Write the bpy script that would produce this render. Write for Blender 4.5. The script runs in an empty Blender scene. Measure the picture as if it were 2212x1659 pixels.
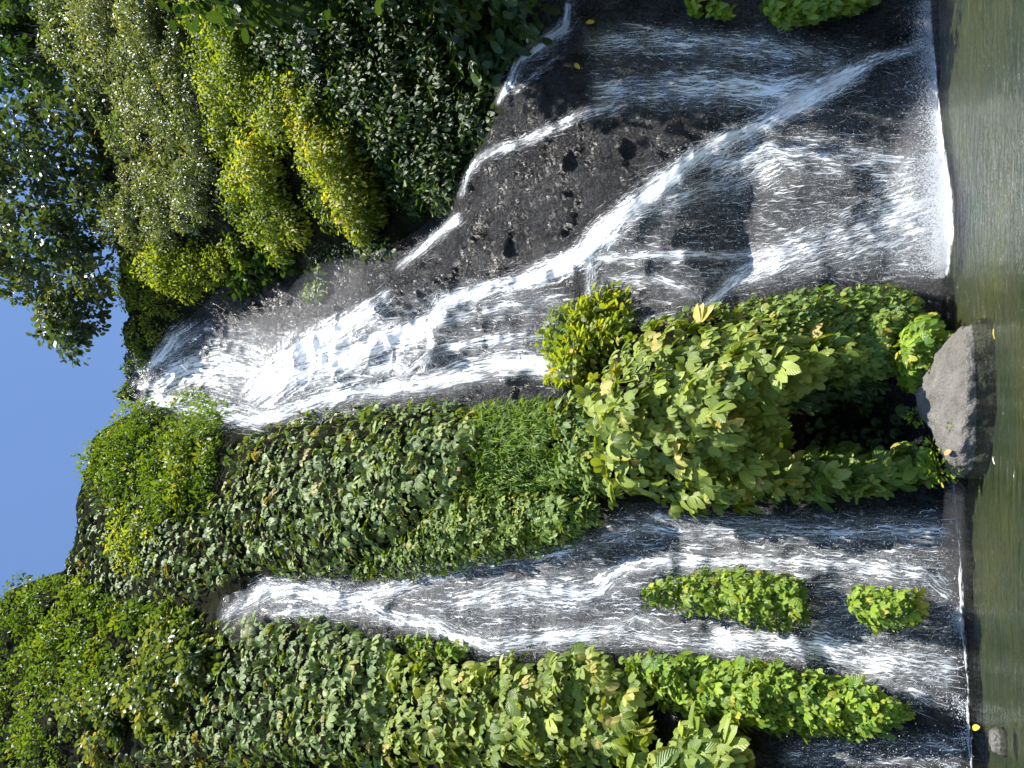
import bpy, math
import numpy as np
from mathutils import Matrix, Vector

scene = bpy.context.scene
R = math.radians
# ------------------------------------------------------------------ camera
CAM_H, PITCH, FPX = 1.6, R(22.0), 770.0
SP, CP = math.sin(PITCH), math.cos(PITCH)
cam_d = bpy.data.cameras.new("camera")
cam = bpy.data.objects.new("camera", cam_d)
scene.collection.objects.link(cam)
cam_d.sensor_fit = 'HORIZONTAL'; cam_d.sensor_width = 36.0
cam_d.lens = FPX / 1024.0 * 36.0
cam_d.clip_end = 2000.0
# the photograph was taken with the phone held on its side: world up is picture left
cam.matrix_world = Matrix(((0, 1, 0, 0), (SP, 0, -CP, 0), (-CP, 0, -SP, CAM_H), (0, 0, 0, 1)))
scene.camera = cam
# ------------------------------------------------------------------ sky, sun, exposure
SUN = Vector((0.27, -0.27, 0.92)).normalized()
world = bpy.data.worlds.new("World"); scene.world = world; world.use_nodes = True
wn = world.node_tree.nodes; wl = world.node_tree.links
sky = wn.new("ShaderNodeTexSky"); sky.sky_type = 'NISHITA'; sky.sun_disc = False
sky.sun_elevation = math.asin(SUN.z); sky.sun_rotation = math.atan2(SUN.x, SUN.y)
sky.air_density = 1.0; sky.dust_density = 0.4; sky.ozone_density = 4.5; sky.altitude = 900
wl.new(sky.outputs[0], wn["Background"].inputs[0]); wn["Background"].inputs[1].default_value = 0.115
sun_d = bpy.data.lights.new("sun", 'SUN'); sun_d.energy = 5.0; sun_d.angle = R(0.5); sun_d.color = (1.0, 0.955, 0.88)
sun = bpy.data.objects.new("sun", sun_d); scene.collection.objects.link(sun)
sun.rotation_euler = SUN.to_track_quat('Z', 'Y').to_euler(); sun.location = (10, -10, 40)
vs = scene.view_settings
vs.view_transform = 'Standard'; vs.look = 'None'; vs.gamma = 1.0; vs.use_curve_mapping = False; vs.exposure = 1.2
scene.cycles.max_bounces = 4; scene.cycles.diffuse_bounces = 3; scene.cycles.glossy_bounces = 2; scene.cycles.transmission_bounces = 3; scene.cycles.volume_bounces = 0; scene.cycles.transparent_max_bounces = 12
scene.cycles.caustics_reflective = False; scene.cycles.caustics_refractive = False
scene.cycles.sample_clamp_indirect = 6.0

rng = np.random.default_rng(7)
COL = scene.collection

# ------------------------------------------------------------------ maths helpers
def vnoise(p, seed=0):
    """3-D value noise, about -1..1"""
    p = np.asarray(p, float); i = np.floor(p).astype(np.int64); f = p - i; f = f * f * (3 - 2 * f)
    out = np.zeros(p.shape[:-1])
    for dx in (0, 1):
        wx = f[..., 0] if dx else 1 - f[..., 0]
        for dy in (0, 1):
            wy = f[..., 1] if dy else 1 - f[..., 1]
            for dz in (0, 1):
                wz = f[..., 2] if dz else 1 - f[..., 2]
                h = (i[..., 0] + dx) * 374761393 + (i[..., 1] + dy) * 668265263 + (i[..., 2] + dz) * 2147483647 + seed * 1274126177
                h = (h ^ (h >> 13)) * 1274126177 & 0xFFFFFFFF
                h = ((h ^ (h >> 16)) * 2246822519) & 0xFFFFFFFF
                h = h ^ (h >> 15)
                out += wx * wy * wz * ((h & 0xFFFF) / 32767.5 - 1)
    return out

def fbm(p, octv=4, seed=0, gain=0.5):
    p = np.asarray(p, float); a, s, t = 1.0, 0.0, 0.0
    for o in range(octv):
        s = s + a * vnoise(p * 2 ** o + 17.3 * o, seed + o); t += a; a *= gain
    return s / t

def norm(a): return a / np.maximum(np.linalg.norm(a, axis=-1, keepdims=True), 1e-9)

def to_world(U, V, y):
    """where the sight line of the upright picture point (U right, V down) stands at distance y"""
    vv = (np.asarray(V, float) - 512) / FPX; t = y / (CP + SP * vv)
    return np.stack([(np.asarray(U, float) - 384) / FPX * t, y + 0 * t, CAM_H + t * (SP - CP * vv)], -1)

def to_pic(P):
    x, y, z = P[..., 0], P[..., 1], P[..., 2] - CAM_H
    f = y * CP + z * SP; u = -y * SP + z * CP
    return 384 + FPX * x / f, 512 - FPX * u / f

K = 1024 / 2212.0
def D(pts):
    """measured points (x, y of the photograph at 2212 px) -> upright U, V"""
    a = np.asarray(pts, float); return np.stack([768 - a[:, 1] * K, a[:, 0] * K], -1)

def seg_dist(U, V, poly, closed=True):
    n = len(poly); best = np.full(U.shape, 1e9); near = np.zeros(U.shape + (2,))
    for k in range(n if closed else n - 1):
        a, b = poly[k], poly[(k + 1) % n]; d = b - a; L2 = max(d @ d, 1e-9)
        t = np.clip(((U - a[0]) * d[0] + (V - a[1]) * d[1]) / L2, 0, 1)
        q = np.stack([a[0] + t * d[0], a[1] + t * d[1]], -1)
        r = np.hypot(U - q[..., 0], V - q[..., 1]); m = r < best
        best = np.where(m, r, best); near[m] = q[m]
    return best, near

def inside(U, V, poly):
    c = np.zeros(U.shape, bool); n = len(poly)
    for k in range(n):
        a, b = poly[k], poly[(k + 1) % n]
        m = (a[1] > V) != (b[1] > V)
        with np.errstate(divide='ignore', invalid='ignore'):
            x = (b[0] - a[0]) * (V - a[1]) / (b[1] - a[1]) + a[0]
        c ^= m & (U < x)
    return c

def mesh_np(name, verts, faces, mat=None, attrs=None, uv=None, smooth=False):
    """faces: (n,3) or (n,4) int array; attrs: {name: point floats}; uv: per vertex (n,2)"""
    me = bpy.data.meshes.new(name); k = faces.shape[1]
    me.vertices.add(len(verts)); me.vertices.foreach_set("co", np.ascontiguousarray(verts, np.float32).ravel())
    me.loops.add(faces.size); me.loops.foreach_set("vertex_index", np.ascontiguousarray(faces, np.int32).ravel())
    me.polygons.add(len(faces)); me.polygons.foreach_set("loop_start", np.arange(0, faces.size, k, dtype=np.int32))
    if smooth: me.polygons.foreach_set("use_smooth", np.ones(len(faces), bool))
    for an, av in (attrs or {}).items():
        at = me.attributes.new(an, 'FLOAT', 'POINT'); at.data.foreach_set("value", np.ascontiguousarray(av, np.float32))
    if uv is not None:
        l = me.uv_layers.new(name="UVMap"); l.data.foreach_set("uv", np.ascontiguousarray(uv[faces.ravel()], np.float32).ravel())
    me.update(calc_edges=True)
    if mat: me.materials.append(mat)
    return me

def link(name, me, parent=None, **props):
    o = bpy.data.objects.new(name, me); COL.objects.link(o)
    if parent is not None:
        o.parent = parent; o.location = -parent.location
    for k, v in props.items():
        if v is not None: o[k] = v
    return o

def empty(name, loc, label, category, group=None):
    o = bpy.data.objects.new(name, None); COL.objects.link(o); o.location = Vector([float(c) for c in loc])
    o.empty_display_size = 0.3; o["label"] = label; o["category"] = category
    if group: o["group"] = group
    return o

# ------------------------------------------------------------------ materials
def mat_new(name):
    m = bpy.data.materials.new(name); m.use_nodes = True
    nt = m.node_tree; nt.nodes.clear()
    out = nt.nodes.new("ShaderNodeOutputMaterial")
    return m, nt, out
def nd(nt, kind, **kw):
    n = nt.nodes.new(kind)
    for k, v in kw.items():
        if k.startswith("i_"):
            key = k[2:]; n.inputs[int(key) if key.isdigit() else key.replace("_", " ")].default_value = v
        else: setattr(n, k, v)
    return n
def ramp(nt, fac, stops):
    r = nd(nt, "ShaderNodeValToRGB"); e = r.color_ramp.elements
    while len(e) < len(stops): e.new(0.5)
    for s, (p, c) in zip(e, stops): s.position = p; s.color = (*c, 1) if len(c) == 3 else c
    nt.links.new(fac, r.inputs[0]); return r.outputs[0]
def math_n(nt, op, a, b=None, c=None, clamp=False):
    n = nd(nt, "ShaderNodeMath", operation=op, use_clamp=clamp)
    for i, v in enumerate((a, b, c)):
        if v is None: continue
        if isinstance(v, (int, float)): n.inputs[i].default_value = v
        else: nt.links.new(v, n.inputs[i])
    return n.outputs[0]

def leaf_mat(name, dark, light, old, trans=0.35, rough=0.42, veins=16.0, spec=0.5):
    m, nt, out = mat_new(name); L = nt.links.new
    tint = nd(nt, "ShaderNodeAttribute", attribute_name="tint").outputs["Fac"]
    own = nd(nt, "ShaderNodeAttribute", attribute_name="own").outputs["Fac"]
    rnd = nd(nt, "ShaderNodeObjectInfo").outputs["Random"]
    t = math_n(nt, 'MULTIPLY_ADD', own, rnd, tint)
    col = ramp(nt, t, [(0.0, dark), (0.45, [0.5 * (a + b) for a, b in zip(dark, light)]), (0.88, light), (1.0, old)])
    uvn = nd(nt, "ShaderNodeUVMap"); sx = nd(nt, "ShaderNodeSeparateXYZ"); L(uvn.outputs[0], sx.inputs[0])
    au = math_n(nt, 'ABSOLUTE', sx.outputs[0])
    ph = math_n(nt, 'MULTIPLY', math_n(nt, 'SUBTRACT', sx.outputs[1], math_n(nt, 'MULTIPLY', au, 0.45)), veins * 2 * math.pi / 2)
    wv = math_n(nt, 'MULTIPLY_ADD', math_n(nt, 'SINE', ph), 0.5, 0.5)
    rib = math_n(nt, 'LESS_THAN', au, 0.07)
    vein = math_n(nt, 'ADD', math_n(nt, 'MULTIPLY', math_n(nt, 'POWER', wv, 4.0), 0.45), math_n(nt, 'MULTIPLY', rib, 0.5))
    # patchy wear
    geo = nd(nt, "ShaderNodeNewGeometry")
    nz = nd(nt, "ShaderNodeTexNoise", i_Scale=14.0, i_Detail=2.0); L(geo.outputs["Position"], nz.inputs["Vector"])
    hsv = nd(nt, "ShaderNodeHueSaturation"); L(col, hsv.inputs["Color"])
    L(math_n(nt, 'MULTIPLY_ADD', vein, 0.3, 0.92), hsv.inputs["Value"])
    L(math_n(nt, 'MULTIPLY_ADD', nz.outputs[0], 0.06, 0.47), hsv.inputs["Hue"])
    bmp = nd(nt, "ShaderNodeBump", i_Strength=0.5, i_Distance=0.01); L(wv, bmp.inputs["Height"])
    p = nd(nt, "ShaderNodeBsdfPrincipled", i_Roughness=rough); p.inputs["Specular IOR Level"].default_value = spec
    L(hsv.outputs[0], p.inputs["Base Color"]); L(bmp.outputs[0], p.inputs["Normal"])
    tr = nd(nt, "ShaderNodeBsdfTranslucent")
    tc = nd(nt, "ShaderNodeMix", data_type='RGBA', blend_type='MULTIPLY'); tc.inputs[0].default_value = 1.0
    L(hsv.outputs[0], tc.inputs[6]); tc.inputs[7].default_value = (1.9, 1.8, 0.6, 1)
    L(tc.outputs[2], tr.inputs[0])
    mx = nd(nt, "ShaderNodeMixShader"); mx.inputs[0].default_value = trans
    L(p.outputs[0], mx.inputs[1]); L(tr.outputs[0], mx.inputs[2]); L(mx.outputs[0], out.inputs[0])
    return m

LM = {
    "broad":  leaf_mat("broad_leaf",  (0.085, 0.145, 0.030), (0.235, 0.320, 0.085), (0.36, 0.30, 0.10), 0.20, 0.42),
    "yellow": leaf_mat("broad_leaf_yellow", (0.105, 0.170, 0.022), (0.310, 0.375, 0.062), (0.44, 0.36, 0.10), 0.24, 0.44),
    "mound":  leaf_mat("mound_leaf",  (0.075, 0.160, 0.012), (0.265, 0.370, 0.024), (0.40, 0.36, 0.04), 0.24, 0.40, 10),
    "small":  leaf_mat("small_leaf",  (0.060, 0.125, 0.016), (0.200, 0.285, 0.042), (0.34, 0.29, 0.05), 0.24, 0.42, 8),
    "grey":   leaf_mat("glossy_leaf", (0.060, 0.100, 0.032), (0.185, 0.235, 0.090), (0.34, 0.28, 0.07), 0.28, 0.33, 8, 0.8),
    "shrub":  leaf_mat("shrub_leaf",  (0.090, 0.145, 0.016), (0.270, 0.330, 0.042), (0.46, 0.37, 0.05), 0.42, 0.42, 6),
    "silver": leaf_mat("silvery_leaf", (0.075, 0.110, 0.045), (0.260, 0.305, 0.140), (0.36, 0.31, 0.08), 0.25, 0.30, 6, 0.9),
    "tree":   leaf_mat("tree_leaf",   (0.030, 0.058, 0.020), (0.105, 0.145, 0.055), (0.26, 0.24, 0.05), 0.28, 0.30, 8, 0.9),
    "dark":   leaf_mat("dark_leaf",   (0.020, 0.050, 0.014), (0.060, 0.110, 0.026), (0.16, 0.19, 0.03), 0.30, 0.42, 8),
    "fine":   leaf_mat("fine_leaf",   (0.060, 0.130, 0.014), (0.165, 0.270, 0.028), (0.26, 0.30, 0.05), 0.35, 0.5, 4),
}

def rock_mat(name, c0, c1, c2, rough=(0.28, 0.6), bump=0.6, scale=1.0, stain=0.0, spec=0.5):
    m, nt, out = mat_new(name); L = nt.links.new
    tc = nd(nt, "ShaderNodeTexCoord"); mp = nd(nt, "ShaderNodeMapping"); mp.inputs["Scale"].default_value = (scale, scale, scale * 0.6)
    L(tc.outputs["Object"], mp.inputs[0])
    n1 = nd(nt, "ShaderNodeTexNoise", i_Scale=1.3, i_Detail=6.0, i_Roughness=0.62); L(mp.outputs[0], n1.inputs["Vector"])
    n2 = nd(nt, "ShaderNodeTexNoise", i_Scale=9.0, i_Detail=8.0, i_Roughness=0.7); L(mp.outputs[0], n2.inputs["Vector"])
    vo = nd(nt, "ShaderNodeTexVoronoi", i_Scale=16.0); L(mp.outputs[0], vo.inputs["Vector"])
    mixf = math_n(nt, 'MULTIPLY_ADD', n1.outputs[0], 0.6, math_n(nt, 'MULTIPLY', n2.outputs[0], 0.4))
    col = ramp(nt, mixf, [(0.33, c0), (0.5, c1), (0.68, c2)])
    p = nd(nt, "ShaderNodeBsdfPrincipled"); L(col, p.inputs["Base Color"]); p.inputs["Specular IOR Level"].default_value = spec
    if stain:
        mo = nd(nt, "ShaderNodeTexNoise", i_Scale=0.7, i_Detail=4.0); L(mp.outputs[0], mo.inputs["Vector"])
        mm = nd(nt, "ShaderNodeMix", data_type='RGBA')
        L(math_n(nt, 'MULTIPLY', math_n(nt, 'SUBTRACT', mo.outputs[0], 0.5, clamp=True), stain * 4, clamp=True), mm.inputs[0])
        L(col, mm.inputs[6]); mm.inputs[7].default_value = (0.075, 0.04, 0.03, 1); L(mm.outputs[2], p.inputs["Base Color"])
    rr = nd(nt, "ShaderNodeMapRange"); rr.inputs[1].default_value = 0.3; rr.inputs[2].default_value = 0.7
    rr.inputs[3].default_value, rr.inputs[4].default_value = rough; L(n2.outputs[0], rr.inputs[0]); L(rr.outputs[0], p.inputs["Roughness"])
    ve = nd(nt, "ShaderNodeTexVoronoi", feature='DISTANCE_TO_EDGE', i_Scale=1.7)
    wp = nd(nt, "ShaderNodeMix", data_type='VECTOR'); wp.inputs[0].default_value = 0.45; L(mp.outputs[0], wp.inputs[4]); L(n2.outputs[1], wp.inputs[5]); L(wp.outputs[1], ve.inputs["Vector"])
    crack = math_n(nt, 'MULTIPLY', ve.outputs[0], 14.0, clamp=True)
    n4 = nd(nt, "ShaderNodeTexNoise", i_Scale=38.0, i_Detail=3.0); L(mp.outputs[0], n4.inputs["Vector"])
    h = math_n(nt, 'ADD', math_n(nt, 'ADD', n2.outputs[0], math_n(nt, 'MULTIPLY', n4.outputs[0], 0.22)), math_n(nt, 'ADD', math_n(nt, 'MULTIPLY', vo.outputs[0], 0.4), math_n(nt, 'MULTIPLY', crack, 0.14 if stain else 0.0)))
    b = nd(nt, "ShaderNodeBump", i_Strength=bump, i_Distance=0.13 if stain else 0.05); L(h, b.inputs["Height"]); L(b.outputs[0], p.inputs["Normal"])
    L(p.outputs[0], out.inputs[0]); return m
M_ROCK = rock_mat("wet_basalt", (0.006, 0.0063, 0.0072), (0.020, 0.0203, 0.0218), (0.058, 0.058, 0.060), (0.16, 0.38), 1.0, 1.3, 0.15, 0.42)
M_BOULDER = rock_mat("grey_boulder", (0.085, 0.078, 0.064), (0.165, 0.155, 0.138), (0.24, 0.225, 0.20), (0.6, 0.85), 0.9, 3.0, 0, 0.2)
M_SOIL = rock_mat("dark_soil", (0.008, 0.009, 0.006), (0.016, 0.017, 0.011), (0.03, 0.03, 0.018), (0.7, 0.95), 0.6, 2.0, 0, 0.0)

def bark_mat(name, c0, c1):
    m, nt, out = mat_new(name); L = nt.links.new
    tc = nd(nt, "ShaderNodeTexCoord"); n = nd(nt, "ShaderNodeTexNoise", i_Scale=11.0, i_Detail=5.0); L(tc.outputs["Object"], n.inputs["Vector"])
    p = nd(nt, "ShaderNodeBsdfPrincipled", i_Roughness=0.85); L(ramp(nt, n.outputs[0], [(0.35, c0), (0.65, c1)]), p.inputs["Base Color"])
    b = nd(nt, "ShaderNodeBump", i_Strength=0.6, i_Distance=0.02); L(n.outputs[0], b.inputs["Height"]); L(b.outputs[0], p.inputs["Normal"])
    L(p.outputs[0], out.inputs[0]); return m
M_BARK = bark_mat("bark", (0.06, 0.045, 0.03), (0.17, 0.14, 0.10))
M_STEM = bark_mat("green_stem", (0.05, 0.07, 0.02), (0.11, 0.12, 0.04))

def white_water(name, trans=0.35):
    m, nt, out = mat_new(name); L = nt.links.new
    p = nd(nt, "ShaderNodeBsdfPrincipled", i_Roughness=0.35); p.inputs["Base Color"].default_value = (0.86, 0.89, 0.93, 1)
    t = nd(nt, "ShaderNodeBsdfTranslucent"); t.inputs[0].default_value = (0.86, 0.89, 0.93, 1)
    mx = nd(nt, "ShaderNodeMixShader"); mx.inputs[0].default_value = trans
    L(p.outputs[0], mx.inputs[1]); L(t.outputs[0], mx.inputs[2]); L(mx.outputs[0], out.inputs[0]); return m
M_WHITE = white_water("white_water")

def veil_mat():
    m, nt, out = mat_new("water_veil"); L = nt.links.new
    den = nd(nt, "ShaderNodeAttribute", attribute_name="amount").outputs["Fac"]
    fs = nd(nt, "ShaderNodeAttribute", attribute_name="across").outputs["Fac"]; ft = nd(nt, "ShaderNodeAttribute", attribute_name="along").outputs["Fac"]
    def flow(sa, sl, z, det):
        c = nd(nt, "ShaderNodeCombineXYZ"); L(math_n(nt, 'MULTIPLY', fs, sa), c.inputs[0]); L(math_n(nt, 'MULTIPLY', ft, sl), c.inputs[1]); c.inputs[2].default_value = z
        n = nd(nt, "ShaderNodeTexNoise", i_Scale=1.0, i_Detail=det, i_Roughness=0.6, i_Distortion=0.5); L(c.outputs[0], n.inputs["Vector"]); return n.outputs[0]
    a = flow(2.4, 0.6, 0.0, 5.0); b = flow(15.0, 1.7, 3.0, 3.0); c = flow(30.0, 2.6, 7.0, 3.0)
    cen = lambda x, k: math_n(nt, 'MULTIPLY', math_n(nt, 'SUBTRACT', x, 0.5), k)
    n = math_n(nt, 'ADD', cen(a, 0.7), math_n(nt, 'ADD', cen(b, 1.2), cen(c, 2.6)))
    x = math_n(nt, 'ADD', math_n(nt, 'MULTIPLY_ADD', den, 1.15, -0.34), n)
    sm = nd(nt, "ShaderNodeMapRange", interpolation_type='SMOOTHSTEP'); sm.inputs[1].default_value = 0.0; sm.inputs[2].default_value = 0.80; L(x, sm.inputs[0])
    al = math_n(nt, 'ADD', math_n(nt, 'MULTIPLY', sm.outputs[0], 0.95), math_n(nt, 'MULTIPLY', den, 0.22))
    al = math_n(nt, 'MULTIPLY', al, math_n(nt, 'MULTIPLY', den, 4.0, clamp=True))
    al = math_n(nt, 'MINIMUM', math_n(nt, 'MAXIMUM', al, 0.0), 0.97)
    p = nd(nt, "ShaderNodeBsdfPrincipled", i_Roughness=0.35); p.inputs["Base Color"].default_value = (0.84, 0.87, 0.91, 1)
    bm = nd(nt, "ShaderNodeBump", i_Strength=0.3, i_Distance=0.05); L(b, bm.inputs["Height"]); L(bm.outputs[0], p.inputs["Normal"])
    t = nd(nt, "ShaderNodeBsdfTransparent")
    mx = nd(nt, "ShaderNodeMixShader"); L(al, mx.inputs[0]); L(t.outputs[0], mx.inputs[1]); L(p.outputs[0], mx.inputs[2])
    L(mx.outputs[0], out.inputs[0]); return m
M_VEIL = veil_mat()

# ------------------------------------------------------------------ the cliff: a height field y(x, z)
cols = {  # U: [(V, distance)]
 -140: [(985, 9.6), (850, 9.8), (700, 10.2), (550, 11), (400, 12), (250, 13.8), (120, 16), (20, 18.5), (-60, 21)],
  40: [(965, 10.7), (850, 11.0), (700, 11.3), (550, 12), (400, 13), (250, 14.8), (120, 17), (20, 19.5), (-60, 22)],
 110: [(960, 10.9), (800, 11.2), (650, 11.7), (500, 12.5), (400, 13.3), (300, 14.4), (200, 15.9), (100, 18), (20, 20.5), (-30, 22)],
 180: [(955, 11.2), (850, 11.4), (700, 11.9), (600, 12.3), (450, 13.3), (330, 14.7), (250, 16.0), (200, 16.8), (120, 18.5), (40, 20.5), (2, 21.5)],
 250: [(950, 11.6), (800, 11.9), (640, 12.3), (560, 12.5), (450, 13.1), (330, 14.5), (250, 16), (150, 18), (72, 20)],
 330: [(946, 11.9), (870, 12.3), (800, 12.3), (700, 11.9), (620, 12.0), (550, 12.4), (450, 13.2), (350, 14.8), (250, 17), (150, 19.5), (92, 21)],
 365: [(944, 12.1), (870, 12.3), (800, 12.1), (700, 11.8), (620, 12.2), (550, 13.0), (480, 14.3), (400, 16.1), (330, 18), (270, 20.5), (255, 22.0), (200, 23), (146, 23.6), (112, 24.5)],
 400: [(943, 12.2), (850, 12.2), (750, 11.9), (660, 12.1), (580, 13.2), (480, 15.4), (400, 17.5), (330, 19.5), (270, 21.5), (255, 23.4), (200, 24), (146, 24.2), (128, 26)],
 450: [(942, 12.6), (850, 12.6), (750, 12.7), (690, 13.0), (600, 13.9), (520, 15.2), (440, 16.8), (370, 18.6), (320, 20), (270, 22), (200, 24.3), (140, 24.5), (122, 26)],
 490: [(940, 13), (850, 13.1), (700, 13.5), (600, 14.0), (520, 15), (470, 15.8), (400, 16.9), (374, 17.3), (350, 20), (300, 21.5), (230, 22.5), (160, 22.5), (115, 24)],
 550: [(935, 13.6), (800, 13.7), (650, 14), (560, 14.6), (500, 15.0), (466, 15.4), (446, 18), (400, 18.6), (330, 18.9), (250, 19.7), (150, 21.5), (110, 23)],
 620: [(932, 14.1), (800, 14.2), (650, 14.4), (560, 14.8), (490, 15.2), (468, 16.9), (400, 17.6), (300, 18.4), (200, 19.6), (140, 21), (90, 23)],
 700: [(928, 14.6), (800, 14.6), (650, 14.8), (550, 15.0), (526, 15.2), (502, 16.6), (400, 17), (300, 17.6), (200, 18.8), (120, 20.5), (60, 22.5)],
 770: [(924, 15), (800, 14.8), (700, 14.8), (578, 15.1), (555, 16.2), (450, 16.5), (350, 16.8), (250, 17.6), (100, 19.8), (20, 21.8)],
 920: [(920, 14.5), (800, 14.2), (700, 14.2), (578, 14.4), (555, 15.2), (450, 15.4), (350, 15.7), (250, 16.5), (100, 18.8), (20, 20.8)],
}
GS = 0.07
GX = np.arange(-17.0, 17.0, GS); GZ = np.arange(-1.5, 42.0, GS)
cx, cy = [], []
for U, pr in cols.items():
    pr = np.array(pr, float); P = to_world(np.full(len(pr), U), pr[:, 0], pr[:, 1])
    o = np.argsort(P[:, 2]); P = P[o]
    top = P[-1]; z = np.concatenate([[-3], P[:, 2], [top[2] + 0.35, top[2] + 1.2, 60]])
    # keep z strictly increasing
    z = np.maximum.accumulate(z + np.arange(len(z)) * 1e-4)
    yy = np.concatenate([[P[0, 1] - 0.05], P[:, 1], [top[1] + 5, top[1] + 22, top[1] + 400]])
    xx = np.concatenate([[P[0, 0]], P[:, 0], [top[0]] * 3])
    cx.append(np.interp(GZ, z, xx)); cy.append(np.interp(GZ, z, yy))
cx, cy = np.array(cx), np.array(cy)
F = np.zeros((len(GZ), len(GX)))
for r in range(len(GZ)):
    o = np.argsort(cx[:, r]); F[r] = np.interp(GX, cx[o, r], cy[o, r])
def blur(a, n):
    k = np.hanning(2 * n + 3)[1:-1]; k /= k.sum()
    for ax in (0, 1):
        p = [(0, 0), (0, 0)]; p[ax] = (n, n); b = np.pad(a, p, mode='edge')
        a = sum(w * (b[i:i + a.shape[0], :] if ax == 0 else b[:, i:i + a.shape[1]]) for i, w in enumerate(k))
    return a
F = blur(np.minimum(F, 60), 5)
FS = blur(F, 10)                       # the smooth shape, for normals
XX, ZZ = np.meshgrid(GX, GZ)
pp = np.stack([XX, F * 0.5, ZZ], -1)
rock_amt = 1.0
ridg = 1 - np.abs(fbm(pp * np.array([0.55, 0.5, 0.28]), 4, 3)) * 2
led = fbm(pp * np.array([0.7, 0.7, 1.5]), 4, 11)
F = F - 0.22 * ridg - 0.20 * led - 0.075 * fbm(pp * 3.1, 3, 21) - 0.03 * fbm(pp * 8.0, 2, 31)
blk = fbm(pp * np.array([1.1, 1.0, 0.8]), 3, 61) * 4.5 + ZZ * 0.15; fr_ = blk - np.floor(blk)
F = F - 0.05 * (np.floor(blk) % 3 - 1) * np.clip(fr_ * 4, 0, 1) - 0.05 * (1 - np.abs(fbm(pp * 2.0, 3, 66)) * 3).clip(0, 1)
# stepped terraces of the main cascade: small ledges that stick out
uu, vv_ = to_pic(np.stack([XX, F, ZZ], -1))
ter = np.exp(-((uu - (415 + 0.25 * (vv_ - 420))) / 75) ** 2) * np.clip((vv_ - 255) / 40, 0, 1) * np.clip((640 - vv_) / 80, 0, 1)
q = ZZ * 0.75 + 0.55 * fbm(pp * np.array([0.35, 0.3, 0.2]), 3, 41) * 3
stp = (q - np.floor(q)); F = F - ter * 0.55 * (np.clip(stp * 1.0, 0, 1) ** 2 - 0.33) - ter * 0.25 * fbm(pp * 1.7, 3, 51)
def bump_at(U, V, w, h, amt):
    global F
    F = F - amt * np.exp(-((uu - U) / w) ** 2 - ((vv_ - V) / h) ** 2)
for b in [(462, 392, 14, 20, 0.5), (478, 420, 18, 30, 0.4), (411, 440, 10, 12, 0.35), (395, 500, 12, 14, .3), (505, 735, 26, 30, -0.6), (575, 740, 40, 45, -0.5),
          (470, 700, 30, 22, .35), (185, 640, 14, 26, .25), (170, 460, 22, 26, .25), (545, 640, 50, 40, .25), (660, 600, 60, 50, .2), (325, 860, 34, 55, -1.3), (350, 850, 30, 50, -1.0)]:
    bump_at(*b)

def bil(G, x, z):
    fx = np.clip((x - GX[0]) / GS, 0, len(GX) - 1.001); fz = np.clip((z - GZ[0]) / GS, 0, len(GZ) - 1.001)
    i, j = fx.astype(int), fz.astype(int); a, b = fx - i, fz - j
    return (G[j, i] * (1 - a) + G[j, i + 1] * a) * (1 - b) + (G[j + 1, i] * (1 - a) + G[j + 1, i + 1] * a) * b
# distance of the cliff along sight lines, on a 3-px lattice
BU, BV = np.arange(-90, 861, 3.0), np.arange(-90, 1030, 3.0)
bu, bv = np.meshgrid(BU, BV); depth = np.full(bu.shape, 61.0); done = np.zeros(bu.shape, bool)
for y in np.arange(8.5, 60, 0.06):
    P = to_world(bu, bv, y); hit = (~done) & (bil(F, P[..., 0], P[..., 2]) <= y); depth[hit] = y; done |= hit
    if done.all(): break
def surf(U, V):
    fu = np.clip((U - BU[0]) / 3, 0, len(BU) - 1.001); fv = np.clip((V - BV[0]) / 3, 0, len(BV) - 1.001)
    i, j = fu.astype(int), fv.astype(int); a, b = fu - i, fv - j
    d4 = np.stack([depth[j, i], depth[j, i + 1], depth[j + 1, i], depth[j + 1, i + 1]])
    w4 = np.stack([(1 - a) * (1 - b), a * (1 - b), (1 - a) * b, a * b])
    lo, hi = d4.min(0), d4.max(0)
    y = np.where(hi - lo > 0.8, np.take_along_axis(d4, w4.argmax(0)[None], 0)[0], (d4 * w4).sum(0))
    P = to_world(U, V, y)
    e = 0.35
    dx = (bil(FS, P[..., 0] + e, P[..., 2]) - bil(FS, P[..., 0] - e, P[..., 2])) / (2 * e)
    dz = (bil(FS, P[..., 0], P[..., 2] + e) - bil(FS, P[..., 0], P[..., 2] - e)) / (2 * e)
    N = norm(np.stack([np.clip(dx, -2, 2), -np.ones_like(dx), np.clip(dz, -2, 2)], -1))
    return P, N

nz_, nx_ = F.shape
idx = np.arange(nz_ * nx_).reshape(nz_, nx_)
quads = np.stack([idx[:-1, :-1], idx[:-1, 1:], idx[1:, 1:], idx[1:, :-1]], -1).reshape(-1, 4)
cv = np.stack([XX, F, ZZ], -1).reshape(-1, 3)
qy = cv[quads][:, :, 1]; quads = quads[(qy.max(1) - qy.min(1) < 3.0) & (qy.min(1) < 45)]
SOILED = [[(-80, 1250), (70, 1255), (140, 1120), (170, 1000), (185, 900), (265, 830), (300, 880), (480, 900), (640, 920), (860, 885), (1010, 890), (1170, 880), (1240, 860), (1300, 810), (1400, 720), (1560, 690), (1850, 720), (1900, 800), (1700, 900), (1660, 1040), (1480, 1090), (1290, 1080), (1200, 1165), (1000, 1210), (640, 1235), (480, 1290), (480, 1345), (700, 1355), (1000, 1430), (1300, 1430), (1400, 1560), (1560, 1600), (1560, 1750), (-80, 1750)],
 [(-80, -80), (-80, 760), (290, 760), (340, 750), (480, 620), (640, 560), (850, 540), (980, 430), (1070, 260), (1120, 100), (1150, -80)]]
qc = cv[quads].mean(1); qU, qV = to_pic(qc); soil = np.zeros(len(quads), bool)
for pl in SOILED: soil |= inside(qU, qV, D(pl))
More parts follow.
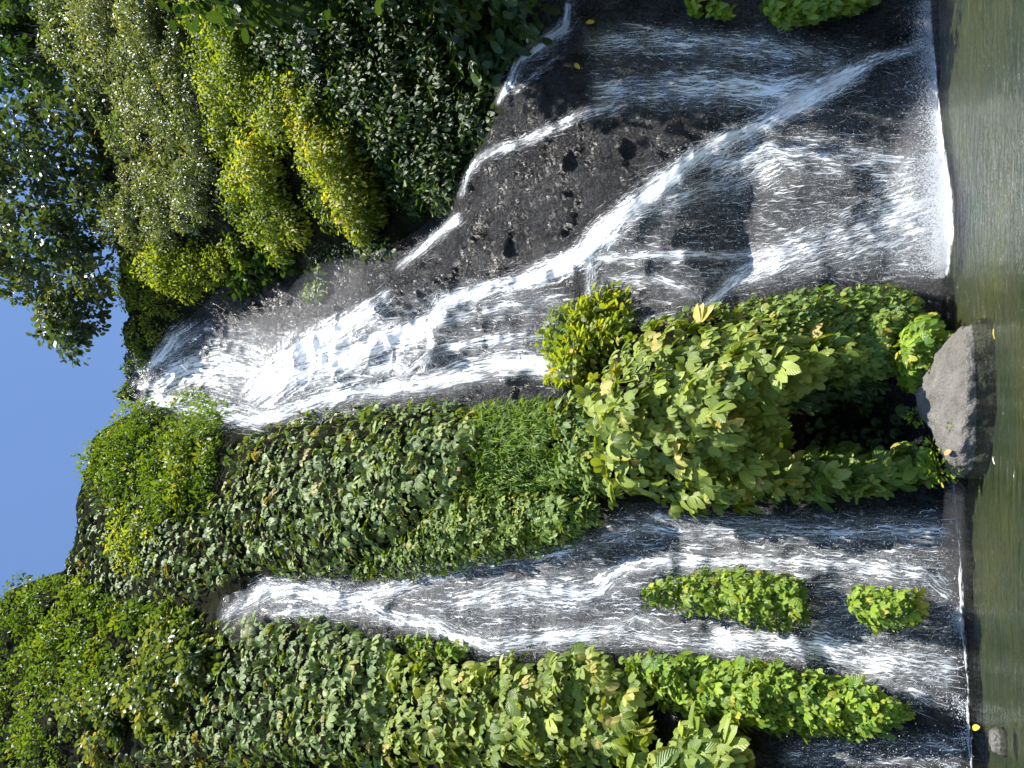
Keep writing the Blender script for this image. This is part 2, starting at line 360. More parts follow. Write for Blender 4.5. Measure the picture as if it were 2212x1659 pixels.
cliff_me = mesh_np("cliff", cv, quads, M_ROCK, smooth=True); cliff_me.materials.append(M_SOIL); cliff_me.polygons.foreach_set("material_index", soil.astype(np.int32))
cliff = link("cliff", cliff_me, kind="structure", label="dark wet basalt cliff behind the pool")

# ------------------------------------------------------------------ pool
def bed_mat():
    m, nt, out = mat_new("pool_bed"); L = nt.links.new
    tc = nd(nt, "ShaderNodeTexCoord")
    n1 = nd(nt, "ShaderNodeTexNoise", i_Scale=0.55, i_Detail=4.0); L(tc.outputs["Object"], n1.inputs["Vector"])
    n2 = nd(nt, "ShaderNodeTexNoise", i_Scale=5.0, i_Detail=6.0, i_Roughness=0.7); L(tc.outputs["Object"], n2.inputs["Vector"])
    f = math_n(nt, 'MULTIPLY_ADD', n1.outputs[0], 0.65, math_n(nt, 'MULTIPLY', n2.outputs[0], 0.35))
    c = ramp(nt, f, [(0.34, (0.030, 0.046, 0.030)), (0.46, (0.070, 0.078, 0.044)), (0.56, (0.105, 0.095, 0.042)), (0.68, (0.12, 0.14, 0.03))])
    p = nd(nt, "ShaderNodeBsdfPrincipled", i_Roughness=0.9); L(c, p.inputs["Base Color"]); L(p.outputs[0], out.inputs[0]); return m
def pool_mat():
    m, nt, out = mat_new("pool_water"); L = nt.links.new
    tc = nd(nt, "ShaderNodeTexCoord"); mp = nd(nt, "ShaderNodeMapping"); mp.inputs["Scale"].default_value = (0.8, 2.4, 1); L(tc.outputs["Object"], mp.inputs[0])
    n1 = nd(nt, "ShaderNodeTexNoise", i_Scale=3.2, i_Detail=4.0, i_Roughness=0.6, i_Distortion=0.8); L(mp.outputs[0], n1.inputs["Vector"])
    n2 = nd(nt, "ShaderNodeTexNoise", i_Scale=13.0, i_Detail=2.0); L(mp.outputs[0], n2.inputs["Vector"])
    h = math_n(nt, 'MULTIPLY_ADD', n2.outputs[0], 0.25, n1.outputs[0])
    b = nd(nt, "ShaderNodeBump", i_Strength=0.75, i_Distance=0.14); L(h, b.inputs["Height"])
    fr = nd(nt, "ShaderNodeFresnel", i_IOR=1.33); L(b.outputs[0], fr.inputs["Normal"])
    g = nd(nt, "ShaderNodeBsdfGlossy", i_Roughness=0.06); L(b.outputs[0], g.inputs["Normal"]); g.inputs[0].default_value = (1, 1, 1, 1)
    t = nd(nt, "ShaderNodeBsdfTransparent"); t.inputs[0].default_value = (0.54, 0.61, 0.49, 1)
    mx = nd(nt, "ShaderNodeMixShader"); L(fr.outputs[0], mx.inputs[0]); L(t.outputs[0], mx.inputs[1]); L(g.outputs[0], mx.inputs[2])
    L(mx.outputs[0], out.inputs[0]); return m
def sheet(name, x0, x1, y0, y1, z, mat, n=2, amp=0.0, seed=0):
    X, Y = np.meshgrid(np.linspace(x0, x1, n), np.linspace(y0, y1, n)); Z = np.full(X.shape, z)
    if amp: Z = Z + amp * fbm(np.stack([X * 0.6, Y * 0.6, X * 0], -1), 4, seed)
    i = np.arange(n * n).reshape(n, n); q = np.stack([i[:-1, :-1], i[:-1, 1:], i[1:, 1:], i[1:, :-1]], -1).reshape(-1, 4)
    return mesh_np(name, np.stack([X, Y, Z], -1).reshape(-1, 3), q, mat, smooth=True)
link("pool_bed", sheet("pool_bed", -40, 40, -30, 20, -0.16, bed_mat(), 160, 0.16, 5), kind="structure", label="olive and brown bed under the shallow pool")
link("pool", sheet("pool", -40, 40, -30, 20, 0.0, pool_mat()), kind="structure", label="green rippled pool water below the falls")

# ------------------------------------------------------------------ leaves
def leaflet(w, curl, fold, rows=((0.2, 0.72), (0.55, 1.0), (0.88, 0.66))):
    """one blade along +Y, normal +Z -> verts, tris, uv"""
    v = [(0, 0, 0)]; uv = [(0, 0)]
    for y, k in rows:
        z = -curl * y * y
        v += [(-0.5 * w * k, y, z + fold * w * k), (0, y, z), (0.5 * w * k, y, z + fold * w * k)]; uv += [(-k, y), (0, y), (k, y)]
    v.append((0, 1, -curl)); uv.append((0, 1)); n = len(rows); t = len(v) - 1
    f = [(0, 2, 1), (0, 3, 2)]
    for r in range(n - 1):
        a, b = 1 + 3 * r, 4 + 3 * r
        f += [(a, a + 1, b + 1), (a, b + 1, b), (a + 1, a + 2, b + 2), (a + 1, b + 2, b + 1)]
    a = 1 + 3 * (n - 1); f += [(a, a + 1, t), (a + 1, a + 2, t)]
    return np.array(v, float), np.array(f), np.array(uv, float)
def compound(angles, lens, w, curl, fold, lift, r):
    V, Fc, UV = [], [], []; o = 0
    for a, l in zip(angles, lens):
        v, f, uv = leaflet(w, curl * (0.8 + 0.5 * r.random()), fold)
        v = v * l; c, s = math.cos(a), math.sin(a); roll = lift * math.sin(a) + r.normal() * 0.15
        z = v[:, 2] + v[:, 0] * roll
        v = np.stack([v[:, 0] * c + v[:, 1] * s, -v[:, 0] * s + v[:, 1] * c, z - abs(math.sin(a)) * 0.10 * v[:, 1] + r.normal() * 0.01], -1)
        V.append(v); Fc.append(f + o); UV.append(uv); o += len(v)
    return np.concatenate(V), np.concatenate(Fc), np.concatenate(UV)
tr_ = np.random.default_rng(3)
def variants(kind, n=6):
    out = []
    for _ in range(n):
        r = tr_
        if kind == "palm":
            k = 4; a = np.linspace(-1.2, 1.2, k) + r.normal(0, .12, k); l = (0.72 + 0.28 * np.cos(a)) * r.uniform(.85, 1.1, k)
            out.append(compound(a, l, 0.60, 0.38, 0.13, 0.45, r))
        elif kind == "tri":
            k = 3; a = np.array([-0.8, 0, 0.8]) + r.normal(0, .15, k); l = np.array([0.85, 1, 0.85]) * r.uniform(.85, 1.1, k)
            out.append(compound(a, l, 0.52, 0.30, 0.12, 0.3, r))
        elif kind == "single":
            out.append(leaflet(r.uniform(.38, .5), r.uniform(.1, .35), 0.09))
        elif kind == "oval":
            out.append(leaflet(r.uniform(.55, .7), r.uniform(.05, .3), 0.07))
        elif kind == "cheap":
            out.append(leaflet(r.uniform(.36, .5), r.uniform(.05, .3), 0.10, rows=((0.5, 1.0),)))
        elif kind == "blade":
            out.append(leaflet(r.uniform(.12, .2), r.uniform(.2, .5), 0.05, rows=((0.5, 1.0),)))
    return out
TPL = {k: variants(k) for k in ("palm", "tri", "single", "oval", "cheap", "blade")}

class Leaves:
    """origins, frames, sizes of leaves gathered for one plant"""
    def __init__(s): s.O, s.A, s.N, s.L, s.T = [], [], [], [], []
    def add(s, O, A, N, L, T):
        s.O.append(O); s.A.append(A); s.N.append(N); s.L.append(np.broadcast_to(L, len(O)).astype(float)); s.T.append(np.broadcast_to(T, len(O)).astype(float))
    def get(s):
        O, A, N, L, T = (np.concatenate(q) for q in (s.O, s.A, s.N, s.L, s.T))
        A = norm(A); N = norm(N - A * (A * N).sum(-1, keepdims=True)); return O, A, N, np.cross(A, N), L, T

def bake(name, sel, data, tpl, mat, parent):
    O, A, N, S, L, T = (q[sel] for q in data); V, Fc, UV, TT = [], [], [], []; off = 0
    var = rng.integers(0, len(tpl), len(O))
    for k, (v, f, uv) in enumerate(tpl):
        m = np.nonzero(var == k)[0]
        if not len(m): continue
        w = O[m][:, None] + L[m][:, None, None] * (v[None, :, :1] * S[m][:, None] + v[None, :, 1:2] * A[m][:, None] + v[None, :, 2:] * N[m][:, None])
        V.append(w.reshape(-1, 3)); n = len(v)
        Fc.append((f[None] + (np.arange(len(m)) * n)[:, None, None] + off).reshape(-1, 3)); UV.append(np.tile(uv, (len(m), 1)))
        TT.append(np.repeat(T[m], n)); off += n * len(m)
    me = mesh_np(name, np.concatenate(V), np.concatenate(Fc), mat, {"tint": np.concatenate(TT)}, np.concatenate(UV), smooth=True)
    return link(name, me, parent, kind="stuff")

_shared = {}
def shared_leaf(kind, k, mk):
    key = (kind, k, mk)
    if key not in _shared:
        v, f, uv = TPL[kind][k]
        _shared[key] = mesh_np("leaf", v, f, LM[mk], {"tint": np.zeros(len(v)), "own": np.ones(len(v))}, uv, smooth=True)
    return _shared[key]

def plant(name, label, category, lv, kind, mk, group=None, parts=0, base=None, stem=None):
    data = lv.get(); O, A, N, S, L, T = data
    if base is None: base = (O[:, 0].mean(), O[:, 1].max(), O[:, 2].min())
    root = empty(name, base, label, category, group)
    sel = np.ones(len(O), bool)
    if parts:
        score = L / np.linalg.norm(O - np.array([0, 0, CAM_H]), axis=1) * (1 + 0.6 * np.clip(-N[:, 1] + N[:, 2], -1, 1)) + front_bonus(O)
        pick = np.argsort(-score)[:min(parts, 300)]; sel[pick] = False
        for j in pick:
            o = bpy.data.objects.new("leaf", shared_leaf(kind, int(rng.integers(0, len(TPL[kind]))), mk)); COL.objects.link(o)
            o.parent = root; l = L[j]
            o.matrix_basis = Matrix(((S[j, 0] * l, A[j, 0] * l, N[j, 0] * l, O[j, 0] - base[0]), (S[j, 1] * l, A[j, 1] * l, N[j, 1] * l, O[j, 1] - base[1]),
                                     (S[j, 2] * l, A[j, 2] * l, N[j, 2] * l, O[j, 2] - base[2]), (0, 0, 0, 1)))
    if sel.any(): bake("foliage", sel, data, TPL[kind], LM[mk], root)
    if stem: stem(root)
    return root
def front_bonus(O):
    # how far the leaf stands out from the rock behind it
    return 0.004 * np.clip(bil(FS, O[:, 0], O[:, 2]) - O[:, 1], 0, 2)

def grid_pts(poly, sp):
    lo, hi = poly.min(0), poly.max(0); U, V = np.meshgrid(np.arange(lo[0], hi[0], sp), np.arange(lo[1], hi[1], sp))
    U = U.ravel() + rng.uniform(-.5, .5, U.size) * sp; V = V.ravel() + rng.uniform(-.5, .5, V.size) * sp
    q = np.stack([U / 22, V / 22, 0 * U], -1); m = inside(U + 9 * fbm(q, 3, 301), V + 9 * fbm(q, 3, 311), poly); return U[m], V[m]
DOWN = np.array([0, 0, -1.0]); UP = -DOWN; CAMP = np.array([0, 0, CAM_H])

def cover(lv, pts, sp, bulge, size, ref=30, droop=0.8, out=0.6, jit=0.48, layers=1, clump=0.6, up=1.0, sjit=0.25, cfreq=1.6, tint=(0.0, 1.0), hole=-0.9):
    """a cushion of leaves over the rock inside an outline"""
    poly = D(pts)
    for lay in range(layers):
        U, V = grid_pts(poly, sp)
        P, N = surf(U, V); ok = P[:, 1] < 34; U, V, P, N = U[ok], V[ok], P[ok], N[ok]
        d, near = seg_dist(U, V, poly)
        e = np.clip(d / ref, 0, 1); h = bulge * np.sqrt(np.clip(1 - (1 - e) ** 2, 0, 1))
        ed = np.stack([near[:, 0] - U, 0 * U, -(near[:, 1] - V)], -1); ed = norm(ed)
        NN = norm(N * (e[:, None] + 0.3) + ed * (1 - e)[:, None] * 0.9)
        c = fbm(P * cfreq, 3, 71); keep = (c > hole) if lay == 0 else (c > hole * 0.6); 
        h = h * (1 + clump * c) - lay * 0.16 * (1 if bulge > 0.3 else 0.5) + rng.normal(0, 0.5 * size, len(U)) + 0.06
        tier = P[:, 2] * (0.55 / max(size, 0.08)) * -0.55 + 1.3 * fbm(P * np.array([1.6, 0.8, 0.8]), 2, 77); h = h + min(1.5 * size, 0.3) * ((tier - np.floor(tier)) - 0.5) * np.clip(e * 3, 0.2, 1)
        h = np.where(rng.random(len(U)) < 0.05, h + rng.uniform(0.3, 1.2, len(U)) * size, h); h = np.maximum(h, 0.02)
        Q = P + norm(CAMP - P) * h[:, None]
        J = lambda s: rng.normal(0, s, (len(U), 3))
        n = norm(NN + UP * up + J(jit)); a = norm(DOWN * droop + NN * out + J(jit))
        L = size * np.exp(rng.normal(0, sjit * 1.2, len(U))).clip(0.45, 1.9)
        t = tint[0] + (tint[1] - tint[0]) * np.clip(0.5 + 0.35 * fbm(P * 1.1, 2, 91) + rng.normal(0, 0.2, len(U)), 0, 1)
        t = np.where(rng.random(len(U)) < 0.035, 1.1, np.minimum(t, 0.93))
        lv.add(Q[keep], a[keep], n[keep], L[keep], t[keep])
    return lv

def clumps(lv, pts, sp, bulge, rad, size, per=160, droop=0.35, hang=0.5, dist=None, flat=0.75, sjit=0.3, tint=(0, 1), centres=None):
    """a shrub: leafy balls of several sizes that stand out from the slope"""
    if centres is None:
        poly = D(pts); U, V = grid_pts(poly, sp); d, _ = seg_dist(U, V, poly); k = d > sp * 0.25; U, V, d = U[k], V[k], d[k]
        P, N = surf(U, V); ok = P[:, 1] < 34; U, V, d, P, N = U[ok], V[ok], d[ok], P[ok], N[ok]
        if dist is not None: P = to_world(U, V, dist + rng.normal(0, 0.5, len(U)))
        e = np.clip(d / 45, 0, 1)
        C = P + norm(CAMP - P) * (bulge * (0.25 + 0.75 * e) * rng.uniform(0.35, 1.1, len(U)))[:, None]
    else: C = centres
    for c in C:
        r = rad * rng.uniform(0.45, 1.4); n = int(per * (r / rad) ** 2)
        d = norm(rng.normal(0, 1, (n, 3))); d[:, 2] = np.where(d[:, 2] < -0.3, d[:, 2] * 0.4, d[:, 2]); rr = r * rng.uniform(0.25, 1, n) ** 0.45
        lump = 1 + 0.35 * vnoise(d * 2.2 + c, 5)
        O = c + d * (rr * lump)[:, None] * np.array([1, 1, flat])
        a = norm(d * 0.8 + DOWN * droop + rng.normal(0, .45, (n, 3))); nn = norm(d * 0.5 + UP * 0.9 + rng.normal(0, .35, (n, 3)))
        t0 = rng.uniform(0.0, 0.7)
        lv.add(O, a, nn, size * (1 + rng.normal(0, sjit, n)).clip(.5, 1.7), tint[0] + (tint[1] - tint[0]) * np.clip(t0 + rng.normal(0.1, 0.2, n), 0, 1))
    return C

def tube(paths, sides=5):
    """paths: list of (points (n,3), radii) -> verts, quads"""
    V, Fq, o = [], [], 0
    for P, r in paths:
        P = np.asarray(P, float); n = len(P); T = norm(np.gradient(P, axis=0)); ref = np.array([0.3, 0.9, 0.2])
        X = norm(np.cross(T, ref)); Y = np.cross(T, X); a = np.arange(sides) * 2 * math.pi / sides
        ring = P[:, None] + np.asarray(r)[:, None, None] * (np.cos(a)[None, :, None] * X[:, None] + np.sin(a)[None, :, None] * Y[:, None])
        V.append(ring.reshape(-1, 3)); i = o + np.arange(n * sides).reshape(n, sides); j = np.roll(i, -1, 1)
        Fq.append(np.stack([i[:-1], j[:-1], j[1:], i[1:]], -1).reshape(-1, 4)); o += n * sides
    return np.concatenate(V), np.concatenate(Fq)
def limb(a, b, r0, r1, sag=0.15, n=7):
    t = np.linspace(0, 1, n)[:, None]; P = a + (b - a) * t + np.array([0, 0, 1.0]) * sag * np.linalg.norm(b - a) * (t * (1 - t))
    P[1:-1] += rng.normal(0, 0.03 * np.linalg.norm(b - a), (n - 2, 3)); return P, np.linspace(r0, r1, n)
def stems_to(C, base, r0=0.05, mat=None):
    def f(root):
        base_ = np.asarray(base, float)
        for c in C[:60:max(1, len(C) // 14)]:
            v, q = tube([limb(base_, c, r0, r0 * 0.25)]); link("branch", mesh_np("branch", v, q, mat or M_BARK, smooth=True), root)
    return f

# =================================================================== PLANTS
def P_(name, label, kind, mk, pts, sp, bulge, size, parts=0, category="plant", group=None, **kw):
    lv = Leaves(); cover(lv, pts, sp, bulge, size, **kw); return plant(name, label, category, lv, kind, mk, group, parts)

BIG = "broad-leaved plants hanging on the cliff"; MND = "leafy cushions on the wet rock"
# left wall
P_("broadleaf_plant", "wide curtain of grey-green ribbed broad leaves beside the narrow fall, upper half", "palm", "broad",
   [(330, 1590), (430, 1480), (470, 1345), (520, 1325), (700, 1340), (830, 1380), (860, 1440), (820, 1659), (130, 1659)], 5.8, 0.8, 0.145, 300, group=BIG, ref=40, clump=0.6, cfreq=2.4)
P_("broadleaf_plant", "yellowish ribbed broad leaves beside the narrow fall, lower half of the curtain", "palm", "yellow",
   [(820, 1400), (900, 1430), (1000, 1440), (1240, 1400), (1300, 1410), (1330, 1460), (1420, 1480), (1390, 1530), (1370, 1590), (1340, 1659), (800, 1659), (810, 1500)], 6.4, 0.85, 0.165, 300, group=BIG, ref=40, clump=0.6, cfreq=2.2)
P_("broadleaf_plant", "fringe of big sunlit yellow leaves over a black hollow below the curtain", "palm", "yellow",
   [(1350, 1590), (1430, 1550), (1500, 1565), (1570, 1590), (1610, 1640), (1600, 1720), (1330, 1720)], 7.5, 1.0, 0.215, 120, group=BIG, ref=25, clump=0.3, hole=-0.3, layers=2)
P_("cushion_plant", "small yellow cushion of leaves at the edge of the narrow fall, halfway up", "tri", "mound",
   [(840, 1380), (900, 1368), (970, 1375), (1015, 1400), (1000, 1432), (900, 1425)], 3.1, 0.35, 0.105, 120, group=MND, ref=16)
P_("cushion_plant", "long diagonal cushion of bright leaves beside the narrow fall, ending above the pool", "tri", "mound",
   [(1335, 1420), (1420, 1408), (1560, 1430), (1700, 1442), (1850, 1470), (1920, 1500), (1965, 1545), (1900, 1585), (1800, 1592), (1700, 1585), (1600, 1575), (1460, 1545), (1385, 1490)], 3.5, 0.6, 0.10, 300, group=MND, ref=22)
P_("cushion_plant", "large oval cushion of bright leaves standing alone in the narrow fall", "tri", "mound",
   [(1373, 1285), (1400, 1262), (1440, 1240), (1560, 1228), (1680, 1240), (1735, 1270), (1750, 1320), (1735, 1348), (1680, 1357), (1560, 1342), (1440, 1325), (1390, 1308)], 3.2, 0.7, 0.088, 300, group=MND, ref=24)
P_("cushion_plant", "small oval cushion of bright leaves just above the pool, under the larger oval one", "tri", "mound",
   [(1820, 1300), (1845, 1272), (1920, 1264), (1975, 1285), (1990, 1320), (1980, 1345), (1930, 1357), (1850, 1345), (1825, 1325)], 3.2, 0.6, 0.088, 200, group=MND, ref=20)
# top of the left wall
lv = Leaves(); C = clumps(lv, [(-60, 1270), (60, 1255), (200, 1335), (270, 1400), (250, 1500), (120, 1530), (-60, 1510)], 17, 1.2, 0.62, 0.15, 190)
plant("shrub", "mixed olive-green shrub at the top of the wall, against the sky", "shrub", lv, "single", "small", stem=stems_to(C, C.mean(0) + np.array([0, 1.2, -1.5])))
lv = Leaves(); C = clumps(lv, [(130, 1530), (260, 1410), (330, 1330), (460, 1350), (500, 1420), (440, 1490), (330, 1600), (150, 1645)], 16, 0.9, 0.55, 0.17, 190, droop=.7)
plant("shrub", "grey-green glossy shrub above the broad-leaved curtain", "shrub", lv, "oval", "grey", stem=stems_to(C, C.mean(0) + np.array([0, 1.2, -1.5])))
lv = Leaves(); C = clumps(lv, [(-60, 1510), (130, 1525), (150, 1640), (140, 1700), (-60, 1700)], 17, 1.3, 0.6, 0.15, 170)
plant("shrub", "dark shrub with yellow shoots in the corner, beyond the glossy shrub", "shrub", lv, "single", "small", stem=stems_to(C, C.mean(0) + np.array([0, 1.2, -1.5])))
# central buttress
P_("broadleaf_plant", "dense mid-green broad-leaved plant covering the buttress between the two falls", "palm", "broad",
   [(420, 1310), (330, 1290), (280, 1340), (200, 1330), (90, 1240), (80, 1190), (140, 1120), (175, 1040), (260, 1110), (400, 1120), (480, 1040), (500, 960), (540, 922), (640, 900), (760, 880), (860, 868), (960, 858), (1010, 880), (1030, 920), (1010, 1000), (1000, 1070), (900, 1110), (830, 1190), (720, 1245), (640, 1250), (520, 1240), (470, 1275)],
   5.2, 0.75, 0.132, 300, group=BIG, ref=36, clump=0.65, cfreq=2.2)
P_("hanging_plant", "pointed tongue of dense small leaves hanging beside the narrow fall", "tri", "small",
   [(1000, 1070), (1180, 1060), (1290, 1080), (1305, 1100), (1280, 1145), (1200, 1182), (1100, 1202), (1000, 1230), (870, 1252), (740, 1242), (840, 1170), (920, 1095)], 2.9, 0.55, 0.095, 300, group=MND, ref=26)
P_("fern_patch", "vivid green patch of fine feathery leaves on the buttress", "blade", "fine",
   [(1000, 905), (1040, 862), (1100, 872), (1160, 860), (1215, 905), (1180, 960), (1205, 1020), (1165, 1062), (1110, 1075), (1060, 1110), (1010, 1095), (985, 1060), (1022, 980)], 2.2, 0.30, 0.14, 0, ref=20, layers=3, jit=0.6, clump=0.5)
P_("hanging_plant", "small-leaved olive plant between the vivid patch and the broad-leaved bulge", "tri", "small",
   [(1170, 870), (1240, 850), (1270, 900), (1300, 1000), (1310, 1075), (1180, 1062), (1190, 950)], 3.2, 0.5, 0.11, 150, ref=22)
lv = Leaves(); C = clumps(lv, [(180, 910), (215, 865), (262, 820), (300, 868), (420, 855), (470, 880), (500, 950), (470, 1060), (380, 1130), (270, 1120), (195, 1040)], 12, 0.7, 0.5, 0.13, 170)
plant("shrub", "willowy olive-green shrub on the ridge beside the lip of the tall fall", "shrub", lv, "single", "small", stem=stems_to(C, C.mean(0) + np.array([0, 1.0, -1.5])))
lv = Leaves(); C = clumps(lv, [(225, 1190), (250, 1125), (320, 1110), (350, 1150), (320, 1220), (270, 1240)], 13, 0.8, 0.42, 0.11, 110, tint=(0.4, 1.0))
plant("shrub", "small yellow-leaved shrub among the broad leaves near the skyline", "shrub", lv, "single", "shrub", stem=stems_to(C, C.mean(0) + np.array([0, 0.8, -0.8])))
lv = Leaves(); C = clumps(lv, [(1165, 735), (1180, 812), (1232, 832), (1290, 800), (1340, 760), (1375, 700), (1345, 640), (1310, 655), (1230, 660), (1190, 700)], 10, 0.5, 0.33, 0.125, 75)
plant("shrub", "light green shrub leaning over the cascade from the broad-leaved bulge", "shrub", lv, "oval", "shrub", stem=stems_to(C, C.mean(0) + np.array([-0.7, 0.6, -0.6]), 0.03))
# the bulge over the pool
P_("broadleaf_plant", "bulging mass of large yellow-green ribbed leaves over the hollow above the boulder", "palm", "yellow",
   [(1240, 850), (1290, 800), (1380, 705), (1440, 685), (1560, 670), (1650, 690), (1700, 712), (1850, 720), (1868, 780), (1770, 835), (1690, 900), (1680, 980), (1670, 1040), (1600, 1100), (1480, 1112), (1400, 1062), (1310, 1080), (1275, 1000), (1255, 900)],
   6.6, 1.2, 0.168, 300, group=BIG, ref=45, clump=0.5, cfreq=2.2)
P_("cushion_plant", "dark-edged slope of small leaves between the splashing water and the broad-leaved bulge", "tri", "small",
   [(1450, 682), (1540, 660), (1650, 640), (1740, 625), (1850, 613), (1960, 628), (2003, 660), (1960, 692), (1925, 740), (1930, 800), (1870, 840), (1800, 860), (1700, 800), (1640, 700)], 3.4, 0.6, 0.095, 300, group=MND, ref=22)
P_("cushion_plant", "bright yellow cushion of leaves touching the boulder and the pool edge", "tri", "mound",
   [(1925, 770), (1945, 705), (2000, 668), (2032, 700), (2042, 750), (2010, 815), (1965, 852), (1930, 815)], 3.1, 0.9, 0.11, 200, group=MND, ref=20, tint=(.3, 1.1))
P_("hanging_plant", "shaded leafy curtain below the bulge, left of the dark hollow", "tri", "small",
   [(1620, 1075), (1670, 1000), (1720, 975), (1800, 965), (1870, 985), (1930, 965), (2000, 985), (2012, 1030), (1930, 1052), (1800, 1066), (1700, 1085)], 4.2, 0.55, 0.17, 200, group=MND, ref=20)
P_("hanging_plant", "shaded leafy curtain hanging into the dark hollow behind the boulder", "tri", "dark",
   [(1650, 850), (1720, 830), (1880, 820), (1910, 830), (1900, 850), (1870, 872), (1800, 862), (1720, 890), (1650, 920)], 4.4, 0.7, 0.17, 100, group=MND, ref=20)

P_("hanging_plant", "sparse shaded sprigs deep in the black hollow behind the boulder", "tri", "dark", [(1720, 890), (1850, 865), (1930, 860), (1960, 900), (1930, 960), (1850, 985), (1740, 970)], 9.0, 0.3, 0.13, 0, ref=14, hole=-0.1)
# ---- right side
def S_(label, mk, pts, sp, bulge, rad, size, per, kind="single", name="shrub", category="shrub", **kw):
    lv = Leaves(); C = clumps(lv, pts, sp * 0.85, bulge, rad * 0.85, size, per, **kw)
    cover(lv, pts, 5.0, bulge * 0.45, size * 1.1, ref=20, layers=2, clump=0.6, jit=0.45)
    return plant(name, label, category, lv, kind, mk, group="shrubs on the slope beside the tall fall", stem=stems_to(C, C.mean(0) + np.array([0.3, 1.6, -0.9])))
S_("silvery glossy shrub at the top of the slope, under the overhanging tree", "silver", [(225, 440), (280, 340), (400, 310), (475, 350), (475, 450), (390, 510), (300, 552), (225, 552)], 17, 1.6, 0.72, 0.105, 420, droop=0.6)
S_("yellow-green shrub overhanging the dark alcove beside the tall fall", "shrub", [(215, 560), (300, 535), (400, 520), (520, 500), (555, 540), (470, 600), (400, 660), (335, 755), (280, 740), (250, 680)], 17, 1.2, 0.72, 0.115, 330, droop=0.5)
S_("large silvery shrub at the edge of the picture, above the bright yellow-green one", "silver", [(140, -40), (340, -40), (420, 80), (450, 200), (480, 320), (420, 330), (290, 310), (240, 180), (190, 80)], 17, 1.6, 0.75, 0.105, 420, droop=0.6)
S_("broad bright yellow-green shrub drooping across the middle of the slope", "shrub", [(345, -40), (560, -30), (560, 120), (600, 200), (640, 260), (600, 330), (620, 400), (660, 500), (620, 545), (540, 525), (480, 430), (475, 320), (450, 180), (420, 80)], 17, 1.9, 0.75, 0.115, 380, droop=0.8)
S_("lowest sunlit yellow shrub on the slope, pointing down to the cascade", "shrub", [(590, 170), (660, 190), (750, 260), (810, 350), (835, 470), (800, 512), (755, 522), (690, 440), (640, 330)], 14, 2.0, 0.62, 0.115, 320, droop=0.8, tint=(.2, 1.1))
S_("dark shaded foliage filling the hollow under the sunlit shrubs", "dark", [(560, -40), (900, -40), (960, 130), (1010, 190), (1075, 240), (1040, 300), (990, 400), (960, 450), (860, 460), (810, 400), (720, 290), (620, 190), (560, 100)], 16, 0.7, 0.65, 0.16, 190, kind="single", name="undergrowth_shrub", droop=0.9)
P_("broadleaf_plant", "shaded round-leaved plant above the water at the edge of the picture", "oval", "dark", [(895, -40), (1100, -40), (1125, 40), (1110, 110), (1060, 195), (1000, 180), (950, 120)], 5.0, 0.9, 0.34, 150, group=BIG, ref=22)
P_("hanging_plant", "dark hanging carpet of tiny leaves in the alcove beside the tall fall", "oval", "dark", [(640, 545), (700, 525), (790, 505), (860, 520), (855, 560), (760, 575), (680, 575)], 3.0, 0.4, 0.13, 0, ref=14)
P_("cushion_plant", "small green tuft on the grey rock beside the tall fall", "tri", "small", [(640, 640), (655, 610), (690, 605), (715, 625), (690, 650), (655, 660)], 3.0, 0.3, 0.18, 60, group=MND, ref=12)
P_("cushion_plant", "smaller green tuft on the alcove edge above its neighbour", "tri", "small", [(645, 595), (650, 572), (690, 570), (700, 585), (670, 600)], 3.0, 0.25, 0.18, 40, group=MND, ref=10)
S_("dark glossy shrub in the alcove under the yellow-green shrub", "dark", [(520, 500), (640, 545), (600, 590), (540, 640), (470, 640), (500, 570)], 17, 0.5, 0.6, 0.22, 130, kind="oval")
P_("cushion_plant", "tuft of round leaves on shaded rock, first below the shaded water", "tri", "mound", [(1478, 18), (1490, 5), (1508, 12), (1505, 30), (1488, 36)], 3.0, 0.3, 0.16, 40, group=MND, ref=8)
P_("cushion_plant", "tuft of round leaves on shaded rock, between two other tufts", "tri", "mound", [(1520, 20), (1535, 5), (1565, 12), (1580, 25), (1560, 38), (1530, 34)], 3.0, 0.3, 0.16, 60, group=MND, ref=8)
P_("cushion_plant", "long dark cushion along the edge of the shaded rock above the pool", "tri", "mound", [(1628, 30), (1650, 0), (1700, -40), (1880, -40), (1900, -10), (1840, 20), (1740, 48), (1660, 52)], 3.2, 0.5, 0.16, 150, group=MND, ref=14)

S_("low dark shrub along the rim under the overhanging tree", "grey", [(30, 40), (140, -40), (200, 60), (260, 180), (310, 300), (290, 345), (230, 300), (150, 200), (80, 160)], 17, 1.0, 0.7, 0.13, 260, droop=0.6)
S_("small leafy shrub right at the lip of the tall fall", "small", [(285, 760), (300, 735), (330, 745), (330, 790), (300, 800), (270, 830), (262, 800)], 12, 0.5, 0.45, 0.12, 160)
S_("thin leafy shrub in the gap between the top shrub and the buttress", "small", [(60, 1210), (110, 1190), (240, 1290), (330, 1310), (430, 1320), (470, 1345), (400, 1360), (280, 1370), (180, 1330), (80, 1265)], 14, 0.5, 0.5, 0.13, 170, kind="oval")
